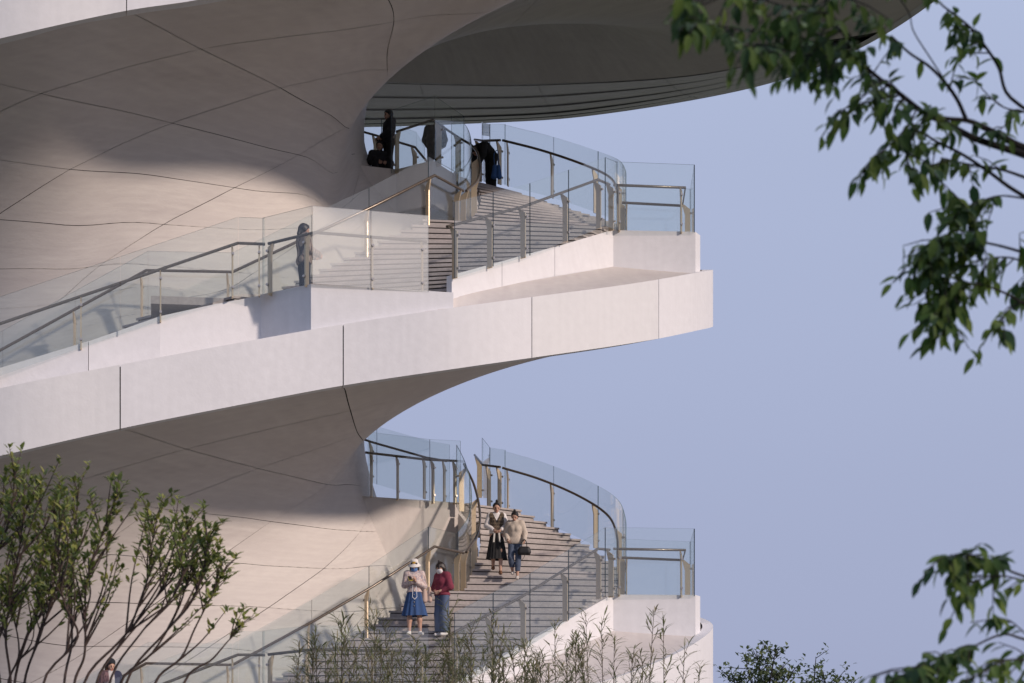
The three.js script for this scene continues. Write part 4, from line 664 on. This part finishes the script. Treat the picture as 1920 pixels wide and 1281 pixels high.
// ---- the near tree on the right: trunk out of frame, limbs reaching in
{
  const R = rng(77), base = V(2.75, 0, -6.3), root = thing('broadleaf_tree', 'near tree with dark green oval leaves, blurred branches reaching in from the right', 'tree', null, base), B = bark(0.05, 0.042, 0.04), loc = (p) => p.clone().sub(base), spots = [];
  part('trunk', tube([V(0, -0.1, 0), V(0.03, 1.2, 0), V(-0.03, 2.5, 0.05), V(0.06, 4.0, 0.02), V(0.0, 5.6, -0.05)], 0.1, 0.03, 10, 24), B, root);
  const limb = (pts, D0, D1, r0, r1, leafy, o = {}) => {
    const w = path3(pts, D0, D1), curve = new THREE.CatmullRomCurve3(w, false, 'centripetal'); part('limb', tube(w.map(loc), r0 * 0.62, r1 * 0.8, 7, pts.length * 5), B, root);
    if (!leafy) return; const L = curve.getLength(), n = Math.round(L / (o.gap ?? 0.022) * 0.66);
    for (let i = 0; i < n; i++) {
      const t = lerp(o.from ?? 0, 1, (i + R()) / n), p = curve.getPoint(t), tg = curve.getTangent(t); if (R() > leafy) continue;
      if (R() < 0.42) {                          // a side twig with a spray of leaves
        const d = tg.clone().multiplyScalar(0.7).add(V(R() - 0.5, R() * 0.9 - 0.62, R() - 0.5).multiplyScalar(1.5)).normalize(), e = p.clone().addScaledVector(d, 0.06 + R() * 0.09).add(V(0, -0.02, 0));
        part('twig', tube([loc(p), loc(p.clone().lerp(e, 0.5).add(V(0, 0.008, 0))), loc(e)], 0.0028, 0.0014, 4), B, root);
        for (let k = 0; k < 4; k++) leaf(p.clone().lerp(e, 0.35 + 0.65 * k / 3), d);
      } else leaf(p, tg);
    }
    for (let k = 0; k < 4; k++) leaf(curve.getPoint(1 - k * 0.02), curve.getTangent(1));
  };
  function leaf(p, along) { const d = along.clone().multiplyScalar(0.45).add(V((R() - 0.5) * 1.5, -0.5 + (R() - 0.5) * 1.3, (R() - 0.5) * 1.4)).normalize(); spots.push({ p: p.clone(), d, n: V(R() - 0.5, 1.1, 0.5 + R() - 0.5).normalize(), len: lerp(0.042, 0.084, R() * R() * 0.4 + R() * 0.6), m: Math.floor(R() * 4) }); }
  const D = 6.0, off = (y) => [2360, y];
  limb([off(560), [2150, 380], [1920, 290], [1824, 258], [1780, 234], [1731, 210], [1690, 178], [1645, 144], [1609, 112], [1577, 88], [1525, 80]], 6.3, 5.7, 0.024, 0.004, 0.55, { from: 0.55 });
  limb([off(470), [2120, 330], [1920, 277], [1877, 255], [1843, 238], [1817, 227], [1768, 221], [1736, 208]], 6.35, 5.95, 0.026, 0.006, 0.3, { from: 0.6 });
  limb([[1812, 225], [1795, 187], [1768, 150], [1742, 124], [1705, 99], [1671, 67]], 6.05, 5.9, 0.012, 0.004, 0.5, { from: 0.3 });
  limb([[1776, 157], [1742, 105], [1712, 56], [1705, 26], [1682, -10]], 6.0, 6.0, 0.004, 0.0025, 0.08);
  limb([off(330), [2050, 260], [1892, 180], [1873, 127], [1847, 86], [1824, 56], [1794, 30], [1761, 4], [1740, -30]], 6.4, 6.0, 0.012, 0.003, 0.6, { from: 0.42, gap: 0.02 });
  limb([off(600), [2100, 400], [1920, 332], [1877, 318], [1821, 309], [1765, 296]], 6.3, 6.05, 0.012, 0.003, 0.25, { from: 0.55 });
  limb([off(620), [2080, 450], [1907, 360], [1854, 322], [1802, 288], [1757, 266], [1718, 245], [1680, 262]], 6.3, 5.95, 0.014, 0.003, 0.5, { from: 0.55 });
  limb([[1577, 88], [1500, 52], [1420, 60], [1350, 48], [1300, 44]], 5.6, 5.0, 0.005, 0.002, 0.95, { gap: 0.011 });
  limb([[1609, 112], [1560, 40], [1480, 14], [1400, -6], [1330, -4], [1290, 6]], 5.6, 5.0, 0.005, 0.002, 0.95, { gap: 0.012 });
  limb([[1600, 100], [1540, 104], [1480, 96], [1430, 82], [1400, 88]], 5.6, 5.1, 0.004, 0.002, 0.9, { gap: 0.012 });
  limb([[1660, 60], [1620, 20], [1560, -20], [1500, -30]], 5.6, 5.2, 0.005, 0.002, 0.9, { gap: 0.012 });
  limb([[1620, 120], [1590, 60], [1540, 20], [1470, 40]], 5.5, 5.1, 0.004, 0.002, 0.9, { gap: 0.012 });
  limb([[1690, 178], [1650, 186], [1610, 196], [1570, 208]], 5.9, 5.75, 0.004, 0.002, 0.8, { gap: 0.016 });
  limb([[1720, 204], [1698, 240], [1668, 272], [1640, 292]], 5.9, 5.8, 0.005, 0.002, 0.95, { gap: 0.013 });
  limb([[1740, 214], [1715, 250], [1700, 300], [1712, 322]], 5.9, 5.8, 0.004, 0.002, 0.85, { gap: 0.015 });
  limb([[1700, 185], [1660, 150], [1640, 170], [1610, 180]], 5.8, 5.7, 0.004, 0.002, 0.9, { gap: 0.014 });
  limb([[1757, 266], [1750, 320], [1775, 350], [1798, 372]], 6.0, 5.9, 0.004, 0.002, 0.7, { gap: 0.018 });
  limb([off(560), [2060, 400], [1920, 372], [1870, 368], [1825, 384], [1800, 398]], 6.2, 5.9, 0.008, 0.002, 0.75, { from: 0.6, gap: 0.016 });
  limb([[1920, 210], [1880, 200], [1845, 170], [1830, 150]], 6.2, 6.1, 0.005, 0.002, 0.75, { gap: 0.018 });
  limb([[1960, 240], [1920, 210], [1885, 235], [1870, 250]], 6.2, 6.1, 0.005, 0.002, 0.7, { gap: 0.018 });
  limb([off(760), [2100, 560], [1925, 500], [1860, 478], [1800, 466], [1745, 462], [1705, 490]], 6.1, 5.7, 0.012, 0.002, 0.9, { from: 0.6, gap: 0.012 });
  limb([[1960, 520], [1880, 500], [1820, 500], [1770, 520], [1735, 548]], 6.0, 5.7, 0.006, 0.002, 0.9, { gap: 0.013 });
  limb([off(820), [2100, 640], [1925, 600], [1855, 562], [1795, 545], [1745, 560], [1738, 600]], 6.1, 5.7, 0.01, 0.002, 0.85, { from: 0.62, gap: 0.013 });
  limb([[1940, 590], [1890, 580], [1860, 600], [1850, 616]], 5.9, 5.8, 0.005, 0.002, 0.8, { gap: 0.014 });
  limb([[1800, 470], [1770, 440], [1762, 424]], 5.8, 5.75, 0.004, 0.002, 0.9, { gap: 0.016 });
  limb([off(1180), [2080, 1110], [1925, 1082], [1870, 1060], [1820, 1042], [1765, 1046]], 5.9, 5.4, 0.01, 0.002, 0.85, { from: 0.6, gap: 0.014 });
  limb([[1930, 1090], [1870, 1080], [1825, 1090], [1805, 1098]], 5.6, 5.4, 0.005, 0.002, 0.85, { gap: 0.015 });
  limb([off(1330), [2090, 1230], [1925, 1200], [1880, 1190], [1805, 1222], [1730, 1246], [1676, 1276]], 5.9, 5.3, 0.01, 0.002, 0.85, { from: 0.6, gap: 0.014 });
  limb([[1960, 1240], [1890, 1238], [1840, 1262], [1780, 1290]], 5.6, 5.3, 0.006, 0.002, 0.9, { gap: 0.013 });
  limb([[1930, 1195], [1895, 1165], [1868, 1158]], 5.6, 5.5, 0.004, 0.002, 0.8, { gap: 0.016 });
  const crown = [];                               // out-of-view leaf mass added sunward to shade the visible branches
  const shadeSprigs = [];
  for (let k = 0; k < 330; k++) {
    const c = V(3.75 + (R() + R() - 1) * 1.7, 5.1 + (R() + R() - 1) * 2.1, -4.5 + (R() + R() - 1) * 2.2); if (c.x < 0.30 * -c.z + 0.75 && c.y < EYE + 0.46 * -c.z + 0.7) continue;
    const d = V(R() - 0.5, (R() - 0.6) * 0.7, R() - 0.5).normalize(), e = c.clone().addScaledVector(d, 0.4), hub = V(2.75, c.y - 0.7, -6.3).lerp(c, 0.35 + 0.3 * R()); shadeSprigs.push(tube([loc(hub), loc(c), loc(e)], 0.006, 0.002, 4));
    for (let m = 0; m < 9; m++) crown.push({ p: c.clone().lerp(e, m / 8), d: d.clone().add(V((R() - 0.5) * 1.6, -0.5 + (R() - 0.5), (R() - 0.5) * 1.6)).normalize(), n: V(R() - 0.5, 1, R() - 0.5).normalize(), len: lerp(0.08, 0.12, R()), m: Math.floor(R() * 4) });
  }
  part('shade_twigs', mergeGeometries(shadeSprigs), B, root).userData.kind = 'stuff';
  for (let k = 0; k < 9; k++) { const a = V((R() - 0.5) * 0.05, 1.8 + k * 0.35, 0), b = V(1.0 + (R() - 0.5) * 2, 2.9 + k * 0.4, 1.8 + (R() - 0.5) * 2.6); part('limb', tube([a, a.clone().lerp(b, 0.5).add(V(0, 0.15, 0)), b], 0.035, 0.008, 6, 10), B, root); }  // limbs added to carry the unseen shading leaves
  spots.push(...crown);
  dress(root, spots, [mk(0.1, 0.042, 0.35, 0.22), mk(0.1, 0.046, 0.2, 0.35), mk(0.1, 0.038, 0.5, 0.12)], [leafMat(0.06, 0.125, 0.024, 0.5), leafMat(0.10, 0.175, 0.032, 0.5), leafMat(0.04, 0.09, 0.032, 0.45), leafMat(0.14, 0.21, 0.035, 0.5)], 300);
}
// ---- the leafy shrub at lower left: many thin leaning stems
function shrub(label, baseX, D, stems, seed, most, mats) {
  const R = rng(seed), base = V((baseX - 960) * D / F, 0, -D), root = thing('leafy_shrub', label, 'shrub', null, base), B = bark(0.17, 0.115, 0.10), spots = [], loc = (p) => p.clone().sub(base);
  const leaves = (p, d0, n) => { for (let k = 0; k < n; k++) { const a = R() * 6.28, d = d0.clone().multiplyScalar(0.75).add(V(Math.cos(a) * 0.8, 0.15 + (R() - 0.5) * 0.8, Math.sin(a) * 0.8)).normalize(); spots.push({ p: p.clone().add(V(R() - 0.5, R() - 0.5, R() - 0.5).multiplyScalar(0.03)), d, n: V(R() - 0.5, 1, R() - 0.3).normalize(), len: lerp(0.034, 0.074, R()), m: Math.floor(R() * mats.length) }); } };
  for (const st of stems) {
    const dz = (R() - 0.5) * 1.6, pts = [V((st.root - 960) * D / F, 0, -D + dz * 0.15), at(lerp(st.root, st.pts[0][0], 0.5) + (R() - 0.5) * 14, 1600, D - dz * 0.2), ...st.pts.map(([x, y], i) => at(x, y, D - dz * (0.3 + 0.7 * i / st.pts.length)))];
    const curve = new THREE.CatmullRomCurve3(pts, false, 'centripetal'); part('stem', tube(pts.map(loc), st.r ?? 0.0125, 0.003, 6, pts.length * 4), B, root);
    for (let k = 0; k < 7; k++) {                   // thin side stems, bare below and leafy at the end
      const t = lerp(0.42, 0.9, R()), p = curve.getPoint(t), tg = curve.getTangent(t), d = tg.clone().multiplyScalar(0.6).add(V((R() - 0.32) * 1.3, 0.75, (R() - 0.5) * 1.0)).normalize(), L = lerp(0.4, 0.95, R()) * (1.25 - 0.6 * t), e = p.clone().addScaledVector(d, L), mid = p.clone().lerp(e, 0.5).add(V((R() - 0.5) * 0.12, -0.03, 0));
      const lim = toPixel(e); if (lim[1] < (st.pts[st.pts.length - 1][1] - 40) || lim[0] > 440) continue;
      const c2 = new THREE.CatmullRomCurve3([p, mid, e]); part('stem', tube([p, mid, e].map(loc), 0.008, 0.0025, 5, 8), B, root);
      for (let m = 0; m < L / 0.045; m++) { const s = lerp(0.45, 1, R()); if (toPixel(c2.getPoint(s))[1] < 1190) leaves(c2.getPoint(s), c2.getTangent(s), 1); } if (lim[1] < 1190) leaves(e, d, 4);
    }
    const n = Math.round((st.n ?? 16) * 0.8), f = st.from ?? 0.62;
    for (let i = 0; i < n; i++) {
      const t = lerp(f, 1, (i + R() * 0.9) / n), p = curve.getPoint(t), tg = curve.getTangent(t), a = R() * 6.28, d = tg.clone().multiplyScalar(0.8).add(V(Math.cos(a) * 0.7, 0.55, Math.sin(a) * 0.7)).normalize(), L = lerp(0.14, 0.42, R()) * (1.15 - 0.5 * t), e = p.clone().addScaledVector(d, L).add(V(0, 0.05 * L, 0));
      part('twig', tube([loc(p), loc(p.clone().lerp(e, 0.5).add(V(0, 0.02, 0))), loc(e)], 0.006, 0.0022, 4), B, root);
      const m = Math.round(L / 0.035); for (let k = 0; k < m; k++) { if (R() < (st.bare ?? 0.22)) continue; leaves(p.clone().lerp(e, 0.2 + 0.8 * k / (m - 1 || 1)), d, R() < 0.75 ? 2 : 1); }
      leaves(e, d, 4);
    }
    leaves(curve.getPoint(1), curve.getTangent(1), 5); leaves(curve.getPoint(0.985), curve.getTangent(1), 4);
  }
  dress(root, spots, [mk(0.08, 0.033, 0.4, 0.15, 3), mk(0.08, 0.038, 0.25, 0.3, 3), mk(0.08, 0.03, 0.5, 0.05, 3)], mats, most);
}
{
  const mats = [leafMat(0.16, 0.21, 0.05, 0.5), leafMat(0.215, 0.265, 0.06, 0.5), leafMat(0.12, 0.165, 0.05, 0.5), leafMat(0.29, 0.30, 0.075, 0.45)];
  shrub('tall leafy shrub of thin brown leaning stems in front of the core', 165, 12, [
    { root: 120, pts: [[139, 1281], [157, 1234], [160, 1186], [162, 1095], [190, 1004], [219, 930]], n: 26, from: 0.55 },
    { root: 140, pts: [[157, 1281], [219, 1208], [255, 1168], [310, 1095], [340, 1040], [352, 985]], n: 22, from: 0.66 },
    { root: 170, pts: [[237, 1278], [310, 1186], [357, 1132], [380, 1075], [390, 1010]], n: 20, from: 0.68 },
    { root: 190, pts: [[292, 1277], [339, 1234], [365, 1179], [390, 1130], [414, 1080]], n: 14, from: 0.74, bare: 0.3 },
    { root: 200, pts: [[350, 1270], [397, 1237], [425, 1205], [438, 1192]], n: 6, from: 0.86 },
    { root: 150, pts: [[180, 1281], [230, 1200], [270, 1110], [285, 1020], [290, 975]], n: 22, from: 0.62 },
    { root: 130, pts: [[120, 1281], [135, 1200], [128, 1110], [140, 1000], [148, 915]], n: 26, from: 0.52 },
    { root: 110, pts: [[80, 1281], [146, 1194], [120, 1131], [110, 1050], [112, 980]], n: 24, from: 0.55 },
    { root: 180, pts: [[205, 1281], [262, 1190], [330, 1110], [345, 1060]], n: 12, from: 0.7, bare: 0.4 },
    { root: 185, pts: [[225, 1281], [285, 1225], [335, 1140], [352, 1085], [366, 1040]], n: 12, from: 0.72 },
  ], 5, 300, mats);
  shrub('bushier shrub with denser leaves at the left edge of the picture', 20, 12.6, [
    { root: 10, pts: [[27, 1281], [47, 1205], [66, 1157], [78, 1100], [87, 1010], [70, 930]], n: 34, from: 0.5 },
    { root: 0, pts: [[-20, 1281], [-30, 1180], [-10, 1060], [20, 960], [28, 895]], n: 36, from: 0.45 },
    { root: 15, pts: [[20, 1281], [10, 1190], [24, 1100], [40, 1000], [46, 940]], n: 36, from: 0.45 },
    { root: 25, pts: [[45, 1281], [76, 1190], [100, 1100], [104, 1010], [98, 950]], n: 30, from: 0.5 },
    { root: 5, pts: [[0, 1281], [-15, 1200], [-20, 1100], [-5, 1000], [5, 940]], n: 34, from: 0.45 },
    { root: 22, pts: [[15, 1281], [35, 1230], [25, 1160], [5, 1120]], n: 16, from: 0.7 },
  ], 9, 300, mats);
}
// ---- bamboo in front of the lower stairs
{
  const mats = [leafMat(0.21, 0.22, 0.095, 0.5), leafMat(0.32, 0.285, 0.17, 0.5), leafMat(0.15, 0.175, 0.075, 0.5)], wood = bark(0.30, 0.25, 0.17), leafG = [mk(0.15, 0.017, 0.3, 0.3, 3), mk(0.15, 0.014, 0.4, 0.5, 3)];
  const tops = [[562, 1215, 1], [590, 1196, 2], [640, 1168, 2], [668, 1225, 0], [702, 1158, 2], [722, 1172, 1], [752, 1222, 1], [782, 1205, 2], [812, 1236, 1], [846, 1152, 2], [862, 1205, 2], [884, 1178, 2], [921, 1150, 3], [940, 1195, 2], [962, 1222, 1], [985, 1215, 2], [1012, 1232, 1], [1040, 1176, 3], [1062, 1225, 1], [1098, 1150, 3], [1128, 1168, 3], [1152, 1196, 3], [1186, 1232, 1], [1226, 1150, 4], [1244, 1172, 4], [1284, 1213, 4], [1312, 1250, 4], [1205, 1240, 1], [830, 1215, 1], [610, 1232, 1], [905, 1228, 0], [1080, 1205, 1], [690, 1235, 0], [1000, 1250, 0]];
  for (let k = 0; k < 18; k++) tops.push([590 + k * 29 + (k * 37 % 23), 1212 + (k * 53 % 50), k % 3]);
  tops.sort((a, b) => a[0] - b[0]);
  const look = ['short leafy clump', 'slim and leafy', 'tall and bushy', 'dense feathery head', 'thin with bare stem'], tens = ['', '', 'twenty', 'thirty', 'forty', 'fifty'], ones = ['', 'first', 'second', 'third', 'fourth', 'fifth', 'sixth', 'seventh', 'eighth', 'ninth', 'tenth', 'eleventh', 'twelfth', 'thirteenth', 'fourteenth', 'fifteenth', 'sixteenth', 'seventeenth', 'eighteenth', 'nineteenth'];
  const nth = (n) => n < 20 ? ones[n] : n % 10 ? tens[Math.floor(n / 10)] + '-' + ones[n % 10] : tens[n / 10].replace('y', 'ieth');
  tops.forEach(([px, py, kind], n) => {
    const R = rng(300 + n * 17), D = lerp(18.5, 22.5, R()), top = at(px, py, D), base = V(top.x + (R() - 0.5) * 0.5, 0, top.z + (R() - 0.5) * 0.5), loc = (p) => p.clone().sub(base);
    const root = thing('bamboo_plant', `${nth(n + 1)} bamboo from the left in the row before the lower stairs, ${look[kind]}`, 'bamboo', 'bamboo in the row before the lower stairs', base);
    const pts = [base, base.clone().lerp(top, 0.4).add(V((R() - 0.5) * 0.1, 0, 0)), base.clone().lerp(top, 0.75), top], curve = new THREE.CatmullRomCurve3(pts, false, 'centripetal'); part('stem', tube(pts.map(loc), 0.011, 0.003, 6, 16), wood, root);
    const leaves = [], stems = [], H = top.y, thick = [0.8, 1, 1.3, 0.8, 0.55][kind];
    const put = (p, d) => { const q = d.clone().multiplyScalar(0.7).add(V((R() - 0.5) * 1.5, (R() - 0.45) * 1.1, (R() - 0.5) * 1.5)).normalize(), x = q.clone().cross(V(R() - 0.5, 1, R() - 0.5)).normalize(), m = new THREE.Matrix4().makeBasis(x, q, x.clone().cross(q)), k = lerp(0.55, 1.2, R()); const g = leafG[R() < 0.5 ? 0 : 1].clone(); g.applyMatrix4(m.scale(V(k, k, k)).setPosition(loc(p))); leaves.push([g, Math.floor(R() * 3)]); };
    const nb = Math.round(18 * thick);
    for (let i = 0; i < nb; i++) {
      const t = lerp(0.58, 1, Math.pow((i + R()) / nb, 0.9)), p = curve.getPoint(Math.min(1, t)), a = R() * 6.28, L = lerp(0.12, 0.55, R()) * (1.35 - t) * (kind > 2 ? 0.75 : 1.2), d = V(Math.cos(a) * 0.55, 1, Math.sin(a) * 0.55).normalize(), e = p.clone().addScaledVector(d, L);
      stems.push(tube([loc(p), loc(e)], 0.0045, 0.002, 4)); const m = Math.max(3, Math.round(L / 0.05)); for (let k = 0; k < m; k++) { put(p.clone().lerp(e, (k + 0.6) / m), d); if (R() < 0.55) put(p.clone().lerp(e, (k + 1) / m), d); }
    }
    for (let k = 0; k < 4; k++) put(curve.getPoint(1 - k * 0.006), V(0, 1, 0));
    const br = part('branchlets', mergeGeometries(stems), wood, root); br.userData.kind = 'stuff';
    for (let k = 0; k < 3; k++) { const l = leaves.filter((x) => x[1] === k).map((x) => x[0]); if (l.length) { const o = part('foliage', mergeGeometries(l), mats[k], root); o.userData.kind = 'stuff'; } }
  });
}
// ---- far trees low on the right horizon, haze put into lightened leaf colours
function farTree(label, px, D, tops, seed) {
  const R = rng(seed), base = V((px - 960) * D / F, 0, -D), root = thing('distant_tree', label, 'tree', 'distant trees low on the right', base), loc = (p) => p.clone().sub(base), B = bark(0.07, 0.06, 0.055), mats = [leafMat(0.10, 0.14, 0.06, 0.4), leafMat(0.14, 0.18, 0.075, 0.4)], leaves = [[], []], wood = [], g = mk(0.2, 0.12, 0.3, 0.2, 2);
  const fork = at(px, 1400, D); part('trunk', tube([V(0, -0.2, 0), loc(fork)], 0.2, 0.1, 8, 0), B, root);
  for (const [x, y, w] of tops) {
    const tip = at(x, y, D + (R() - 0.5) * 3), mid = fork.clone().lerp(tip, 0.5).add(V((R() - 0.5) * 0.6, 0.2, 0)); wood.push(tube([loc(fork), loc(mid), loc(tip)], 0.07, 0.012, 5, 8));
    for (let i = 0; i < 19 * w; i++) {
      const t = lerp(0.45, 1, R()), p = (t < 0.5 ? fork.clone().lerp(mid, t * 2) : mid.clone().lerp(tip, t * 2 - 1)), e = p.clone().add(V((R() - 0.5) * 1.3 * w, R() * 0.5, (R() - 0.5) * 1.3 * w)); wood.push(tube([loc(p), loc(e)], 0.018, 0.008, 3));
      for (let k = 0; k < 8; k++) { const q = p.clone().lerp(e, 0.4 + 0.7 * R()).add(V(R() - 0.5, R() - 0.5, R() - 0.5).multiplyScalar(0.34)), d = V(R() - 0.5, R() - 0.4, R() - 0.5).normalize(), xx = d.clone().cross(V(R() - 0.5, 1, R() - 0.5)).normalize(); const c = g.clone(); c.applyMatrix4(new THREE.Matrix4().makeBasis(xx, d, xx.clone().cross(d)).setPosition(loc(q))); leaves[R() < 0.6 ? 0 : 1].push(c); }
    }
  }
  const o = part('limbs', mergeGeometries(wood), B, root); o.userData.kind = 'stuff';
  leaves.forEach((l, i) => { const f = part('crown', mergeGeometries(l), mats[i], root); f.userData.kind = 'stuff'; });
}
farTree('haze-lightened green distant tree beside the lower end of the white terrace, the bushiest', 1420, 62, [[1372, 1268, 0.9], [1400, 1246, 1], [1418, 1220, 0.8], [1440, 1236, 0.9], [1455, 1216, 0.7], [1470, 1246, 0.9], [1490, 1254, 0.5]], 41);
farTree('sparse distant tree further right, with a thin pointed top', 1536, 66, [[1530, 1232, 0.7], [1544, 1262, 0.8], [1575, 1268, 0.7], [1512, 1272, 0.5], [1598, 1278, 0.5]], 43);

renderer.render(scene, camera);
